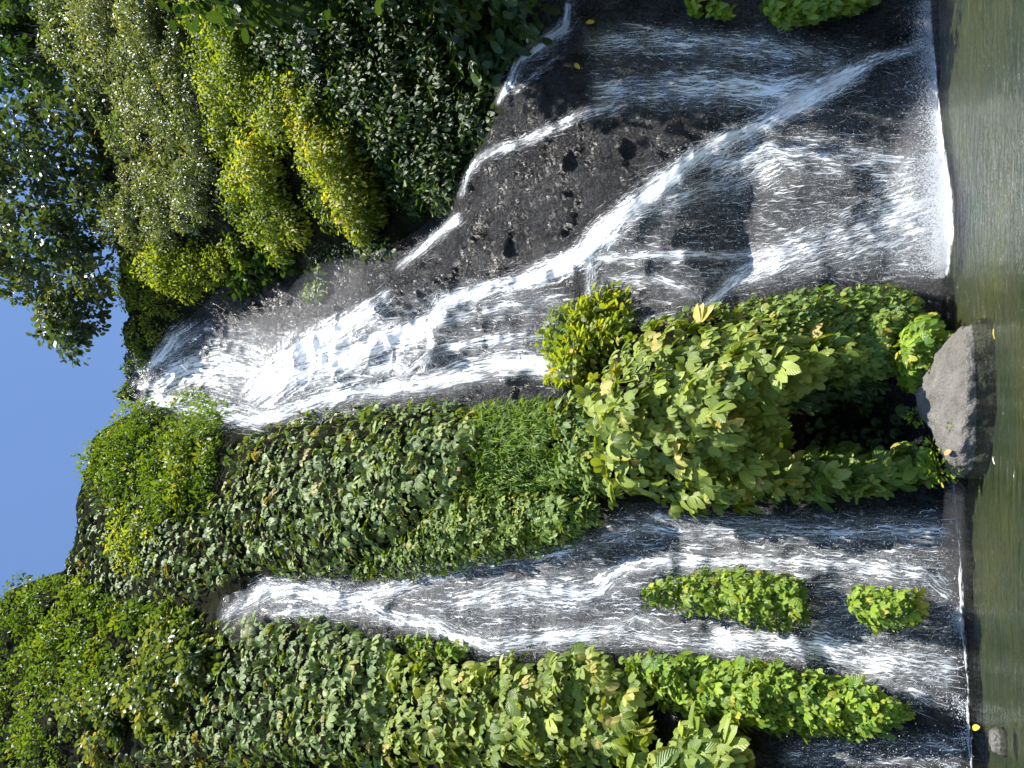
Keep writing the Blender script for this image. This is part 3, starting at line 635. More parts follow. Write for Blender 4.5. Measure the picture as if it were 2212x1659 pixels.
# ---- trees
def tree(label, mk, kind, base, crown, rad, size, per, dist, sp, trunk_r=0.16, droop=.5, hang=True, name="tree"):
    base = np.asarray(base, float); poly = D(crown); U, V = grid_pts(poly, sp)
    C = to_world(U, V, dist + rng.normal(0, 0.9, len(U)))
    lv = Leaves(); clumps(lv, None, 0, 0, rad, size, per, droop=droop, centres=C)
    root = empty(name, base, label, "tree", "trees on the rim"); data = lv.get()
    bake("crown", np.ones(len(data[0]), bool), data, TPL[kind], LM[mk], root)
    mid = C.mean(0); fork = base + (mid - base) * 0.45 + np.array([0, 0, 0.6])
    v, q = tube([limb(base, fork, trunk_r, trunk_r * 0.7, 0.1, 9)], 9); link("trunk", mesh_np("trunk", v, q, M_BARK, smooth=True), root)
    o = np.argsort(np.linalg.norm(C - fork, axis=1))
    for c in C[o[::max(1, len(C) // 22)]]:
        v, q = tube([limb(fork, c, trunk_r * 0.45, 0.012, 0.12, 9)], 5); link("limb", mesh_np("limb", v, q, M_BARK, smooth=True), root)
    return root
b1 = surf(np.array([640.0]), np.array([150.0]))[0][0] + np.array([0.5, 4.5, 0.5])
tree("overhanging tree with dark glossy leaves leaning out over the falls against the sky", "tree", "oval", b1,
     [(-60, 250), (-60, 640), (40, 670), (90, 690), (150, 745), (185, 735), (200, 690), (230, 640), (225, 560), (205, 480), (260, 370), (280, 310), (220, 210), (150, 170)], 0.72, 0.22, 150, 23.0, 19)
b2 = surf(np.array([790.0]), np.array([90.0]))[0][0] + np.array([0.5, 5.0, 0.5])
tree("dark shaded tree in the upper corner behind the overhanging one", "dark", "oval", b2, [(-60, -60), (170, -60), (150, 120), (90, 180), (30, 200), (-60, 200)], 0.95, 0.24, 230, 25.0, 18)

b3 = surf(np.array([850.0]), np.array([640.0]))[0][0] + np.array([2.2, 0.2, 0])
tree("leafy tree just beyond the picture edge, shading the rock by the pool", "dark", "oval", b3, [(330, -60), (330, -330), (900, -330), (1300, -250), (1250, -60), (900, -45), (600, -40)], 1.0, 0.24, 190, 12.6, 34, trunk_r=0.2)

# =================================================================== BOULDER
def boulder(name, label, centre, planes, noise_amt, mat, res=72, seed=0, cat="boulder", fr=2.2, scl=1.0):
    th, ph = np.meshgrid(np.linspace(0, math.pi, res), np.linspace(0, 2 * math.pi, 2 * res, endpoint=False), indexing='ij')
    d = np.stack([np.sin(th) * np.cos(ph), np.sin(th) * np.sin(ph), np.cos(th)], -1)
    inv = np.zeros(th.shape)
    for (n, h) in planes:
        n = np.array(n, float); n /= np.linalg.norm(n); inv += np.clip((d @ n) / h, 0, None) ** 14
    r = 1 / np.maximum(inv ** (1 / 14), 1e-3)
    P = d * r[..., None] * scl; s = noise_amt
    P = P * (1 + s * fbm(P * fr, 5, seed)[..., None] + 0.5 * s * fbm(P * fr * 4, 3, seed + 9)[..., None])
    i = np.arange(res * 2 * res).reshape(res, 2 * res); j = np.roll(i, -1, 1)
    q = np.stack([i[:-1], i[1:], j[1:], j[:-1]], -1).reshape(-1, 4)
    return mesh_np(name, P.reshape(-1, 3) + np.asarray(centre), q, mat, smooth=True)
bc = np.array([-0.24, 10.45, 0.0])
me = boulder("boulder", "", bc, [((0.10, -0.38, 0.92), 0.31), ((0.42, -0.15, 0.88), 0.46), ((-0.40, -0.05, 0.88), 0.50), ((-1, -0.2, 0.0), 0.84), ((0.08, -1, -0.35), 0.46), ((0, 1, 0), 0.6), ((0, 0, -1), 0.4), ((1, 0.1, 0.15), 0.92), ((-0.6, -0.8, -0.1), 0.70), ((0.5, -0.85, 0.2), 0.62)], 0.15, M_BOULDER, 110, 4, fr=2.6, scl=np.array([0.95, 0.9, 0.95]))
bo = empty("boulder", bc, "large grey boulder with a flat top at the edge of the pool", "boulder")
link("rock", me, bo)

# =================================================================== WATER
MU, MV = 768, 1024
mu, mv = np.meshgrid(np.arange(0, MU, 2.0), np.arange(0, MV, 2.0))
def dens_of(bands, blobs):
    """how much white water hangs where, and the flow coordinates (across, along) in metres"""
    M = np.zeros(mu.shape); W = np.full(mu.shape, 0.03); S = mu * 0.018; T = mv * 0.018
    q3 = np.stack([mu / 38, mv / 55, 0 * mu], -1); wu = mu + 5 * fbm(q3, 3, 201); wv = mv + 4 * fbm(q3, 3, 211)
    brk = np.clip(0.90 + 0.5 * fbm(np.stack([mu / 16, mv / 30, 0 * mu], -1), 4, 221), 0.15, 1.15)
    for bi, (pts, w, inten) in enumerate(bands):
        p = D(pts); wd = np.broadcast_to(np.asarray(w, float) * K, len(p)); it = np.broadcast_to(np.asarray(inten, float), len(p)); acc = 0.0
        for k in range(len(p) - 1):
            a, b = p[k], p[k + 1]; dd = b - a; L2 = max(dd @ dd, 1e-6); Ln = math.sqrt(L2)
            t = np.clip(((wu - a[0]) * dd[0] + (wv - a[1]) * dd[1]) / L2, 0, 1)
            r2 = (wu - a[0] - t * dd[0]) ** 2 + (wv - a[1] - t * dd[1]) ** 2
            s = (wd[k] * (1 - t) + wd[k + 1] * t) * 0.85
            g = brk * (it[k] * (1 - t) + it[k + 1] * t) * np.exp(-r2 / (2 * s * s))
            M = np.maximum(M, g); m = g > W; W = np.where(m, g, W)
            cr = ((wu - a[0]) * -dd[1] + (wv - a[1]) * dd[0]) / Ln
            S = np.where(m, cr * 0.018 + bi * 3.7, S); T = np.where(m, (acc + t * Ln) * 0.018 + bi * 11.3, T); acc += Ln
    for poly, inten, soft in blobs:
        p = D(poly); dd, _ = seg_dist(mu, mv, p); ins = inside(mu, mv, p)
        M = 1 - (1 - M) * (1 - inten * np.clip(np.where(ins, dd, -dd) / (soft * K) + 0.5, 0, 1))
    return M, S, T
main_bands = [
 ([(303, 800), (325, 790), (345, 770), (370, 740), (400, 715)], [5, 8, 12, 18, 22], [1, 1, 1, .7, .3]),
 ([(303, 835), (340, 835), (370, 820), (410, 800), (470, 790), (550, 810)], [8, 14, 18, 26, 30, 30], [.8, .6, 1, .6, .4, .45]),
 ([(303, 875), (340, 870), (380, 872), (430, 880), (560, 905)], [8, 12, 16, 24, 24], [.9, .7, .9, .5, .45]),
 ([(555, 840), (600, 805), (650, 765), (720, 720), (790, 675), (830, 640)], [18, 22, 22, 20, 16, 14], [1, 1, 1, 1, .9, .4]),
 ([(570, 850), (640, 800), (720, 775), (800, 752), (870, 725), (930, 685), (950, 655), (1000, 640), (1100, 612), (1200, 580), (1260, 550), (1300, 500), (1340, 462), (1420, 400), (1520, 332), (1620, 282), (1700, 240), (1800, 192), (1860, 150)],
  [20, 22, 20, 17, 16, 13, 11, 12, 14, 17, 18, 18, 18, 18, 17, 16, 16, 14, 10], [.9, .95, 1, 1, 1, .95, .85, .9, .95, 1, 1, 1, 1, 1, .95, .9, .75, .75, .5]),
 ([(560, 905), (640, 885), (700, 865), (780, 840)], [12, 12, 12, 10], [.7, .7, .6, .4]),
 ([(690, 885), (760, 855), (830, 848), (900, 830), (1000, 800), (1080, 785), (1160, 790), (1240, 800)], [8, 9, 12, 14, 16, 16, 16, 14], [.6, .7, .8, .8, .8, .8, .8, .8]),
 ([(870, 815), (930, 760), (1010, 742), (1100, 730), (1190, 720)], [8, 8, 8, 8, 8], [.3, .5, .5, .4, .3]),
 ([(905, 705), (960, 690), (1030, 672), (1130, 655), (1200, 640)], [6, 7, 7, 7, 6], [.7, .7, .5, .4, .3]),
 ([(915, 800), (925, 740), (925, 690)], [5, 5, 5], [.6, .8, .8]), ([(1275, 640), (1275, 560)], [6, 7], [.6, .8]),
 ([(810, 800), (850, 790), (870, 800)], [8, 9, 8], [.6, .8, .5]),
 ([(1290, 555), (1400, 552), (1480, 548), (1560, 552), (1650, 548), (1760, 540)], [6, 5, 5, 5, 7, 10], [.7, .5, .8, .8, .6, .4]),
 ([(1530, 665), (1555, 635), (1590, 600), (1640, 575), (1720, 545), (1800, 520), (1900, 490), (1990, 460)], [6, 9, 14, 20, 26, 34, 40, 42], [1, 1, 1, .75, .55, .42, .38, .45]),
 ([(1330, 470), (1450, 430), (1560, 400), (1650, 360)], [16, 20, 24, 26], [.5, .45, .4, .35]),
 ([(1550, 360), (1650, 320), (1760, 330), (1900, 340)], [20, 26, 30, 30], [.5, .4, .3, .2]),
 ([(1340, 690), (1400, 690), (1450, 678)], [4, 5, 4], [.4, .6, .4]), ([(1310, 600), (1420, 600), (1530, 645)], [5, 5, 5], [.5, .35, .3]),
]
main_blobs = [([(310, 790), (310, 885), (560, 925), (560, 700), (450, 690), (380, 720)], .30, 30), ([(560, 720), (560, 920), (800, 880), (1000, 850), (1240, 810), (1230, 640), (1000, 600), (800, 660)], .24, 40), ([(560, 740), (560, 910), (700, 870), (880, 800), (930, 700), (800, 690), (700, 710)], .25, 50),
  ([(1280, 520), (1260, 700), (1480, 680), (1560, 640), (1980, 600), (1990, 330), (1700, 300), (1500, 390)], .20, 60), ([(1900, 330), (1920, 590), (2030, 590), (2020, 330)], .22, 60)]
left_bands = [
 ([(480, 1335), (520, 1310), (570, 1275), (640, 1275), (720, 1295), (800, 1290), (860, 1265), (930, 1240), (1010, 1215)], [10, 14, 16, 16, 18, 16, 14, 12, 12], [0.26, 0.34, 0.53, 0.56, 0.56, 0.52, 0.43, 0.39, 0.39]),
 ([(580, 1330), (640, 1325), (700, 1320)], [4, 5, 4], [0.43, 0.52, 0.34]),
 ([(780, 1300), (830, 1330), (880, 1345), (940, 1350), (970, 1370), (1050, 1395), (1150, 1385), (1230, 1378), (1330, 1360), (1420, 1380), (1600, 1395)], [8, 9, 10, 11, 12, 12, 14, 12, 10, 8, 8], [0.34, 0.43, 0.43, 0.65, 0.60, 0.52, 0.56, 0.47, 0.43, 0.39, 0.34]),
 ([(1010, 1300), (1120, 1280), (1230, 1285), (1290, 1275), (1320, 1245), (1355, 1220), (1420, 1208), (1530, 1212), (1700, 1212), (1850, 1220), (2000, 1245), (2050, 1290)], [18, 22, 22, 14, 10, 8, 8, 9, 12, 14, 14, 10], [0.39, 0.39, 0.43, 0.52, 0.65, 0.69, 0.60, 0.52, 0.43, 0.39, 0.34, 0.26]),
 ([(1010, 1215), (1150, 1200), (1250, 1180), (1320, 1155), (1380, 1140), (1500, 1150), (1700, 1150), (2040, 1150)], [10, 14, 13, 9, 6, 7, 9, 12], [0.39, 0.39, 0.39, 0.43, 0.52, 0.39, 0.36, 0.33]),
 ([(1400, 1120), (1550, 1125), (1700, 1128)], [4, 5, 6], [0.34, 0.30, 0.26]),
 ([(1330, 1360), (1370, 1330), (1420, 1340)], [5, 5, 5], [0.39, 0.39, 0.34]), ([(1560, 1370), (1700, 1385), (1850, 1420), (2050, 1440)], [16, 22, 24, 24], [0.36, 0.39, 0.36, 0.34]),
 ([(1960, 1490), (1990, 1500), (2040, 1530)], [5, 6, 5], [0.52, 0.52, 0.34]),
]
left_blobs = [([(480, 1330), (560, 1250), (860, 1255), (1290, 1130), (1330, 1100), (1640, 1110), (2040, 1100), (2060, 1500), (1960, 1540), (1850, 1465), (1420, 1405), (1050, 1415), (800, 1350), (560, 1335)], .25, 34),
  ([(1700, 1595), (1680, 1680), (2090, 1680), (2080, 1590), (1950, 1580)], .28, 40)]
right_bands = [
 ([(860, 580), (900, 545), (940, 510), (985, 468)], [8, 10, 11, 9], [.5, .9, .9, .8]),
 ([(995, 415), (1005, 385), (1030, 350), (1080, 322), (1150, 300), (1210, 275), (1260, 245), (1330, 225)], [6, 6, 8, 9, 9, 9, 9, 14], [.7, .8, .8, .7, .6, .5, .5, .4]),
 ([(1075, 215), (1100, 180), (1120, 130), (1170, 100), (1215, 70), (1228, 30), (1235, -20)], [6, 8, 11, 14, 13, 5, 10], [.6, .85, .9, .95, .95, .9, .9]),
 ([(1110, 200), (1150, 165), (1200, 130)], [4, 5, 4], [.5, .5, .4]),
 ([(1280, 100), (1420, 90), (1560, 100), (1700, 110), (1800, 130)], [16, 18, 18, 18, 14], [.3, .38, .38, .38, .3]),
 ([(1300, 200), (1450, 190), (1560, 190), (1660, 200), (1740, 190)], [18, 22, 24, 26, 20], [.4, .45, .5, .6, .5]),
 ([(1690, 235), (1760, 200), (1840, 160), (1900, 125), (1995, 92)], [14, 16, 14, 9, 6], [.6, .75, .8, .55, .6]),
 ([(1340, 50), (1450, 75), (1600, 95), (1750, 105)], [4, 4, 4, 4], [.35, .35, .3, .3]),
]
right_blobs = [([(1260, 60), (1280, 260), (1700, 250), (1860, 160), (1900, 90), (1650, 60)], .18, 40), ([(1700, 240), (1990, 110), (1995, 330), (1720, 300)], .15, 50)]

LX = np.arange(-9.0, 14.0, 0.045); LZ = np.arange(-0.05, 29.5, 0.045)
lx, lz = np.meshgrid(LX, LZ)
ly = bil(F, lx, lz); lyS = bil(blur(F, 3), lx, lz); WY = np.minimum(ly, lyS) - 0.035
lu, lvv = to_pic(np.stack([lx, WY, lz], -1))
onscreen = (lu > 0) & (lu < MU - 3) & (lvv > 0) & (lvv < MV - 3)
vis = np.zeros(lx.shape, bool)
d_at = depth[np.clip(((lvv - BV[0]) / 3).round().astype(int), 0, len(BV) - 1), np.clip(((lu - BU[0]) / 3).round().astype(int), 0, len(BU) - 1)]
vis = onscreen & (WY < d_at + 0.7)
def sample(M, U, V):
    return M[np.clip((V / 2).astype(int), 0, M.shape[0] - 1), np.clip((U / 2).astype(int), 0, M.shape[1] - 1)]
def smp(M, U, V):
    fu = np.clip(U / 2, 0, M.shape[1] - 1.001); fv = np.clip(V / 2, 0, M.shape[0] - 1.001); i, j = fu.astype(int), fv.astype(int); a, b = fu - i, fv - j
    return (M[j, i] * (1 - a) + M[j, i + 1] * a) * (1 - b) + (M[j + 1, i] * (1 - a) + M[j + 1, i + 1] * a) * b
def veil(MST, root, name="water_sheet"):
    M, S, T = MST
    den = np.where(vis, smp(M, lu, lvv), 0.0); den = blur(den, 1); sa, tt = sample(S, lu, lvv), sample(T, lu, lvv)
    i = np.arange(lx.size).reshape(lx.shape); q = np.stack([i[:-1, :-1], i[:-1, 1:], i[1:, 1:], i[1:, :-1]], -1).reshape(-1, 4)
    dq = den.ravel()[q]; P = np.stack([lx, WY - 0.03 * den, lz], -1).reshape(-1, 3)
    q = q[(dq.max(1) > 0.05) & (np.ptp(P[q][:, :, 1], axis=1) < 1.2)]
    u, inv = np.unique(q.ravel(), return_inverse=True)
    link(name, mesh_np(name, P[u], inv.reshape(-1, 4), M_VEIL, {"amount": den.ravel()[u], "across": sa.ravel()[u], "along": tt.ravel()[u]}, smooth=True), root)

def ribbons(P0, P1, w, N):
    """slivers from P0 to P1, width w, slightly bent"""
    mid = (P0 + P1) / 2; a = norm(P1 - P0); s = norm(np.cross(a, N)) * w[:, None]
    V = np.stack([P0, mid - s / 2, mid + s / 2, P1], 1).reshape(-1, 3); b = np.arange(len(P0)) * 4
    Fc = np.concatenate([np.stack([b, b + 1, b + 2], -1), np.stack([b + 1, b + 3, b + 2], -1)]); return V, Fc
def streaks(bands, root, per_px=0.9, blobs=()):
    V, Fc, o = [], [], 0
    allU, allV, dU, dV, ww = [], [], [], [], []
    for pts, w, inten in bands:
        p = D(pts); wd = np.broadcast_to(np.asarray(w, float) * K, len(p)); it = np.broadcast_to(np.asarray(inten, float), len(p))
        for k in range(len(p) - 1):
            a, b = p[k], p[k + 1]; L = np.hypot(*(b - a)); n = int(L * (wd[k] + wd[k + 1]) * 0.5 * (it[k] + it[k + 1]) * 0.5 * per_px)
            if n < 1: continue
            t = rng.random(n); tang = (b - a) / max(L, 1e-6); nrm = np.array([-tang[1], tang[0]]); s = rng.normal(0, 1, n) * (wd[k] * (1 - t) + wd[k + 1] * t) * 0.95
            allU.append(a[0] + t * (b - a)[0] + s * nrm[0]); allV.append(a[1] + t * (b - a)[1] + s * nrm[1])
            g = rng.uniform(0, 0.7, n); dU.append(tang[0] * (1 - g)); dV.append(tang[1] * (1 - g) + g)
    for poly, inten, soft in blobs:
        p = D(poly); U, Vv = grid_pts(p, 7.0 / math.sqrt(max(inten, .05) / .30)); allU.append(U); allV.append(Vv); dU.append(rng.normal(0, .3, len(U))); dV.append(np.ones(len(U)))
    U, Vv, dU, dV = (np.concatenate(x) for x in (allU, allV, dU, dV))
    n = len(U); ln = rng.gamma(1.5, 4.0, n) + 1.5
    m = np.hypot(dU, dV) + 1e-6; dU, dV = dU / m, dV / m
    P0, N = surf(U, Vv); P1, _ = surf(U + dU * ln, Vv + dV * ln)
    ok = np.linalg.norm(P1 - P0, axis=1) < 0.9; P0, P1, N = P0[ok], P1[ok], N[ok]; n = len(P0)
    off = (rng.gamma(1.4, 0.035, n) + 0.03)[:, None] * norm(CAMP - P0)
    w = (0.0022 + rng.gamma(1.2, 0.0018, n)) * np.linalg.norm(P0 - CAMP, axis=1) / 13
    v, f = ribbons(P0 + off, P1 + off, w, N); link("streaks", mesh_np("streaks", v, f, M_WHITE), root, kind="stuff")
TET = np.array([(1, 1, 1), (1, -1, -1), (-1, 1, -1), (-1, -1, 1)], float) / 1.7
TETF = np.array([(0, 1, 2), (0, 3, 1), (0, 2, 3), (1, 3, 2)])
def drops(P, r, root, name="spray"):
    V = (P[:, None] + r[:, None, None] * TET[None]).reshape(-1, 3); f = (TETF[None] + (np.arange(len(P)) * 4)[:, None, None]).reshape(-1, 3)
    link(name, mesh_np(name, V, f, M_WHITE), root, kind="stuff")
def spray(M, n, root, power=1.0, out=0.35, rmin=.004, rmax=.014, extra=None):
    w = (blur(M, 4) ** power).ravel(); c = np.cumsum(w); k = np.searchsorted(c, rng.random(n) * c[-1]); k = np.minimum(k, w.size - 1)
    U = mu.ravel()[k] + rng.normal(0, 4, n); V = mv.ravel()[k] + rng.normal(0, 5, n)
    P, N = surf(U, V); P = P + norm(CAMP - P) * rng.gamma(1.2, out, n)[:, None] + rng.normal(0, .03, (n, 3))
    r = (0.0016 + rng.gamma(1.1, 0.0016, n)).clip(0, .011) * np.linalg.norm(P - CAMP, axis=1) / 13
    if extra is not None: P = np.concatenate([P, extra[0]]); r = np.concatenate([r, extra[1]])
    P[:, 2] = np.maximum(P[:, 2], 0.01); drops(P, r, root)
def fall(label, bands, blobs, base, n_spray, per_px, extra=None):
    root = empty("waterfall", base, label, "waterfall"); M = dens_of(bands, blobs)
    veil(M, root); streaks(bands, root, per_px, blobs); spray(M[0], n_spray, root, extra=extra); return root, M

def line_spray(pts, n, h, back, rmin=.004, rmax=.013):
    """froth where a fall meets the pool: drops above the water line"""
    p = D(pts); s = np.concatenate([[0], np.cumsum(np.hypot(*np.diff(p, axis=0).T))]); t = rng.random(n) * s[-1]
    U = np.interp(t, s, p[:, 0]); V = np.interp(t, s, p[:, 1]) + 5; vv = (V - 512) / FPX; y = CAM_H / (CP * vv - SP) * (CP + SP * vv)
    P = np.stack([(U - 384) / FPX * y / (CP + SP * vv), y + rng.normal(0, back, n), np.abs(rng.gamma(1.0, h, n))], -1)
    return P, (0.0025 + rng.gamma(1.2, 0.002, n)).clip(0, 0.012)
e1 = line_spray([(1998, 0), (2003, 90), (2012, 200), (2022, 330), (2030, 420), (2034, 520), (2030, 600)], 24000, 0.09, 0.09)
e1b = line_spray([(2026, 330), (2036, 420), (2040, 520), (2034, 580)], 16000, 0.16, 0.16)
e1 = tuple(np.concatenate(q) for q in zip(e1, e1b))
e2 = line_spray([(2038, 1040), (2046, 1120), (2052, 1200), (2062, 1320), (2072, 1460), (2082, 1680)], 26000, 0.06, 0.08)
wf1, M1 = fall("tall main waterfall dropping over the rim and spreading down stepped black rock to the pool", main_bands, main_blobs, (2.5, 13.5, 0), 46000, 1.0, e1)
wf2, M2 = fall("narrow waterfall veiling the rock between the two leafy walls", left_bands, left_blobs, (-3.0, 11.3, 0), 30000, 0.75, e2)
wf3, M3 = fall("side cascade pouring over the shaded ledge onto the smooth rock", right_bands, right_blobs, (5.5, 15.0, 0), 12000, 0.9)

def foam_mat():
    m, nt, out = mat_new("pool_foam"); L = nt.links.new
    den = nd(nt, "ShaderNodeAttribute", attribute_name="amount").outputs["Fac"]
    geo = nd(nt, "ShaderNodeNewGeometry"); n = nd(nt, "ShaderNodeTexNoise", i_Scale=9.0, i_Detail=5.0, i_Roughness=.7); L(geo.outputs["Position"], n.inputs["Vector"])
    al = math_n(nt, 'MULTIPLY', math_n(nt, 'ADD', math_n(nt, 'MULTIPLY_ADD', n.outputs[0], 2.4, -1.5), math_n(nt, 'MULTIPLY', den, 1.5)), 1.3, clamp=True)
    al = math_n(nt, 'MULTIPLY', al, math_n(nt, 'MULTIPLY', den, 5.0, clamp=True))
    p = nd(nt, "ShaderNodeBsdfPrincipled", i_Roughness=0.5); p.inputs["Base Color"].default_value = (0.84, 0.87, 0.9, 1)
    t = nd(nt, "ShaderNodeBsdfTransparent"); mx = nd(nt, "ShaderNodeMixShader")
    L(al, mx.inputs[0]); L(t.outputs[0], mx.inputs[1]); L(p.outputs[0], mx.inputs[2]); L(mx.outputs[0], out.inputs[0]); return m
M_FOAM = foam_mat()
def foam(root, pts, w, inten):
    fx, fy = np.meshgrid(np.arange(-9, 12, 0.05), np.arange(8, 17, 0.05)); P = np.stack([fx, fy, 0 * fx + 0.006], -1)
    U, V = to_pic(P); V = V - 5; p = D(pts); Mx = np.zeros(U.shape); wd = np.asarray(w, float) * K
    for k in range(len(p) - 1):
        a, b = p[k], p[k + 1]; dd = b - a; t = np.clip(((U - a[0]) * dd[0] + (V - a[1]) * dd[1]) / (dd @ dd), 0, 1)
        r2 = (U - a[0] - t * dd[0]) ** 2 + (V - a[1] - t * dd[1]) ** 2; s = wd[k] * (1 - t) + wd[k + 1] * t
        Mx = np.maximum(Mx, (inten[k] * (1 - t) + inten[k + 1] * t) * np.exp(-r2 / (2 * s * s)))
    i = np.arange(U.size).reshape(U.shape); q = np.stack([i[:-1, :-1], i[:-1, 1:], i[1:, 1:], i[1:, :-1]], -1).reshape(-1, 4)
    q = q[Mx.ravel()[q].max(1) > 0.05]; u, inv = np.unique(q.ravel(), return_inverse=True)
    link("foam", mesh_np("foam", P.reshape(-1, 3)[u], inv.reshape(-1, 4), M_FOAM, {"amount": Mx.ravel()[u]}, smooth=True), root)
foam(wf1, [(2005, 100), (2012, 200), (2022, 330), (2034, 420), (2038, 500), (2034, 590)], [2, 3, 6, 8, 7, 4], [.5, .6, .8, 1.0, 1.0, .5])
foam(wf2, [(2040, 1040), (2050, 1200), (2064, 1400), (2080, 1659)], [6, 8, 7, 6], [.9, 1, .9, .8])

# ------------------------------------------------------------------ mist hanging at the falls
def mist_mat(name, d):
    m, nt, out = mat_new(name); v = nd(nt, "ShaderNodeVolumePrincipled"); v.inputs["Color"].default_value = (0.97, 0.98, 1, 1)
    v.inputs["Density"].default_value = d; v.inputs["Anisotropy"].default_value = 0.1; nt.links.new(v.outputs[0], out.inputs["Volume"]); return m
def mist(root, U, V, y, rx, ry, rz, d):
    th, ph = np.meshgrid(np.linspace(0, math.pi, 14), np.linspace(0, 2 * math.pi, 24, endpoint=False), indexing='ij')
    P = np.stack([np.sin(th) * np.cos(ph) * rx, np.sin(th) * np.sin(ph) * ry, np.cos(th) * rz], -1) + to_world(U, V, y)
    i = np.arange(14 * 24).reshape(14, 24); j = np.roll(i, -1, 1); q = np.stack([i[:-1], i[1:], j[1:], j[:-1]], -1).reshape(-1, 4)
    link("mist", mesh_np("mist", P.reshape(-1, 3), q, mist_mat("mist", d), smooth=True), root, kind="stuff")
mist(wf1, 405, 285, 20.4, 1.9, 1.2, 2.6, 0.072)
mist(wf1, 455, 345, 18.0, 1.5, 1.0, 2.0, 0.055)
mist(wf1, 470, 560, 14.0, 1.2, 0.7, 1.0, 0.044)
mist(wf1, 545, 925, 12.9, 1.9, 0.6, 0.55, 0.165)
mist(wf1, 640, 925, 13.6, 2.2, 0.5, 0.30, 0.110)
mist(wf2, 150, 250, 15.2, 0.7, 0.5, 1.0, 0.099)
mist(wf2, 170, 955, 10.9, 1.9, 0.3, 0.16, 0.193)

# ------------------------------------------------------------------ small things
def on_water(px, py):
    U, V = D([(px, py)])[0]; vv = (V - 512) / FPX; y = CAM_H / (CP * vv - SP) * (CP + SP * vv); return to_world(U, V, y)
def plain(name, c, rough=0.6):
    m, nt, out = mat_new(name); tc = nd(nt, "ShaderNodeTexCoord"); n = nd(nt, "ShaderNodeTexNoise", i_Scale=30.0); nt.links.new(tc.outputs["Object"], n.inputs["Vector"])
    p = nd(nt, "ShaderNodeBsdfPrincipled", i_Roughness=rough); nt.links.new(ramp(nt, n.outputs[0], [(0.3, [v * 0.7 for v in c]), (0.7, c)]), p.inputs["Base Color"]); nt.links.new(p.outputs[0], out.inputs[0]); return m
LFM = {"y": plain("yellow_leaf", (0.55, 0.42, 0.03)), "o": plain("orange_leaf", (0.50, 0.24, 0.10)), "p": plain("pale_leaf", (0.62, 0.60, 0.52))}
def fallen(label, P, size, rot, mk, tilt=(0, 0, 1)):
    v, f, uv = leaflet(0.5, 0.12, 0.12); n = norm(np.array(tilt, float)); a = norm(np.cross(n, np.array([math.cos(rot), math.sin(rot), 0.01]))); sd = np.cross(a, n)
    me = mesh_np("fallen_leaf", (v[:, :1] * sd + v[:, 1:2] * a + v[:, 2:] * n) * size, np.concatenate([f]), LFM[mk], smooth=True)
    o = link("fallen_leaf", me, label=label, category="leaf", group="fallen leaves"); o.location = Vector([float(c) for c in P]); return o
fallen("bright yellow leaf floating in the pool near the small stone", on_water(2122, 1571) + [0, 0, .02], 0.13, 0.6, "y", (0.2, -0.5, 0.8))
fallen("slim yellow leaf floating in the pool beyond the pointed end of the boulder", on_water(2152, 708) + [0, 0, .02], 0.12, 1.4, "y")
fallen("pale leaf floating in the pool in front of the boulder", on_water(2150, 985) + [0, 0, .02], 0.09, 2.0, "p")
q, nn_ = surf(*[np.array([c]) for c in D([(1408, 63)])[0]]); fallen("small pale leaf stuck to the shaded wet rock below the side cascade", q[0] + nn_[0] * 0.06, 0.17, 0.8, "p", nn_[0])
q, nn_ = surf(*[np.array([c]) for c in D([(1244, 140)])[0]]); fallen("yellowish leaf on the dark ledge beside the side cascade", q[0] + nn_[0] * 0.06, 0.17, 1.8, "y", nn_[0])
q, nn_ = surf(*[np.array([c]) for c in D([(1268, 52)])[0]]); fallen("green-yellow leaf on the dark rock under the side cascade", q[0] + nn_[0] * 0.06, 0.19, 2.6, "y", nn_[0])
sp_ = on_water(2157, 1600)
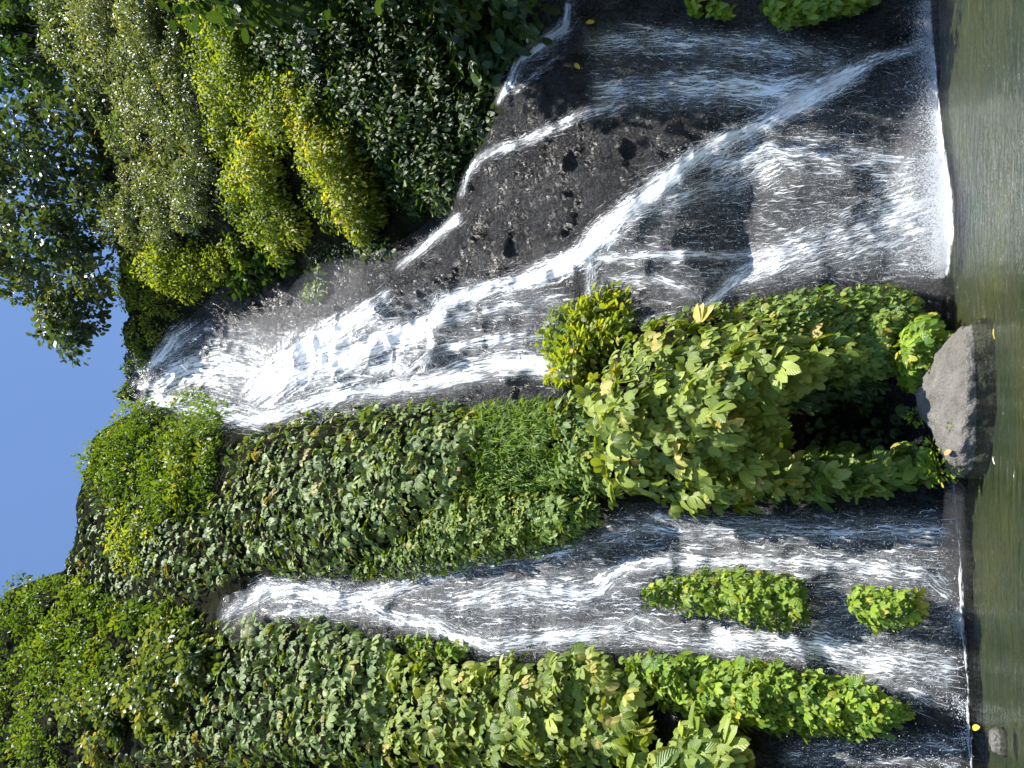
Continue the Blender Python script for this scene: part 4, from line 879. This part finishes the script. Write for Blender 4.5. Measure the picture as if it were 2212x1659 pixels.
link("stone", boulder("stone", "", (0, 0, 0), [((0, 0, 1), .07), ((0, 0, -1), .07), ((1, 0, .3), .1), ((-1, .2, .2), .09), ((0, -1, .2), .08), ((0, 1, 0), .08)], 0.2, M_BOULDER, 20, 12, fr=9), label="small grey stone poking out of the pool", category="stone").location = Vector([float(c) for c in sp_])
# the boulder's own growth
bm_ = bpy.data.objects["rock"].data; bv = np.array([v.co[:] for v in bm_.vertices])
def on_boulder(px, py):
    U, V = to_pic(bv); t = D([(px, py)])[0]; m = np.hypot(U - t[0], V - t[1]) + np.where(bv[:, 2] < 0.0, 50, 0) + bv[:, 1] * 3; return bv[m.argmin()]
fallen("orange-brown curled leaf lying on top of the boulder", on_boulder(2063, 975) + [0, 0, 0.03], 0.13, 0.5, "o", (0.1, -0.6, 0.8))
def tuft(label, c, n, r, size, mk="mound"):
    lv = Leaves(); d = norm(rng.normal(0, 1, (n, 3)) * [1, 1, 0.6] + [0, 0, 0.5]); lv.add(c + d * r * rng.uniform(.2, 1, (n, 1)) ** .5, norm(d + DOWN * .2), norm(UP + rng.normal(0, .35, (n, 3))), size, np.clip(rng.normal(.5, .25, n), 0, 1))
    plant("plant_tuft", label, "plant", lv, "oval", mk, "tufts around the boulder", parts=0, base=c)
tuft("tuft of small bright leaves on the back rim of the boulder, beside the dark hollow", on_boulder(1984, 905) + [0, 0.05, 0.02], 60, 0.13, 0.055)
tuft("thin sprig with narrow leaves rising behind the boulder", on_boulder(1990, 985) + [0, 0.08, 0.02], 50, 0.13, 0.06)
tuft("leafy green tuft behind the blunt end of the boulder", on_boulder(2003, 1015) + [-0.05, 0.12, 0.04], 110, 0.22, 0.08)
tuft("little green sprout on the sloping face of the boulder", on_boulder(2010, 795) + [0, 0, 0.01], 16, 0.05, 0.04)
tuft("mossy green patch in the cracked middle of the boulder", on_boulder(2055, 920) + [0, 0, 0.0], 30, 0.06, 0.025)
tuft("mossy fringe at the blunt end of the boulder", on_boulder(2068, 1015) + [0, 0, 0.0], 70, 0.12, 0.03)
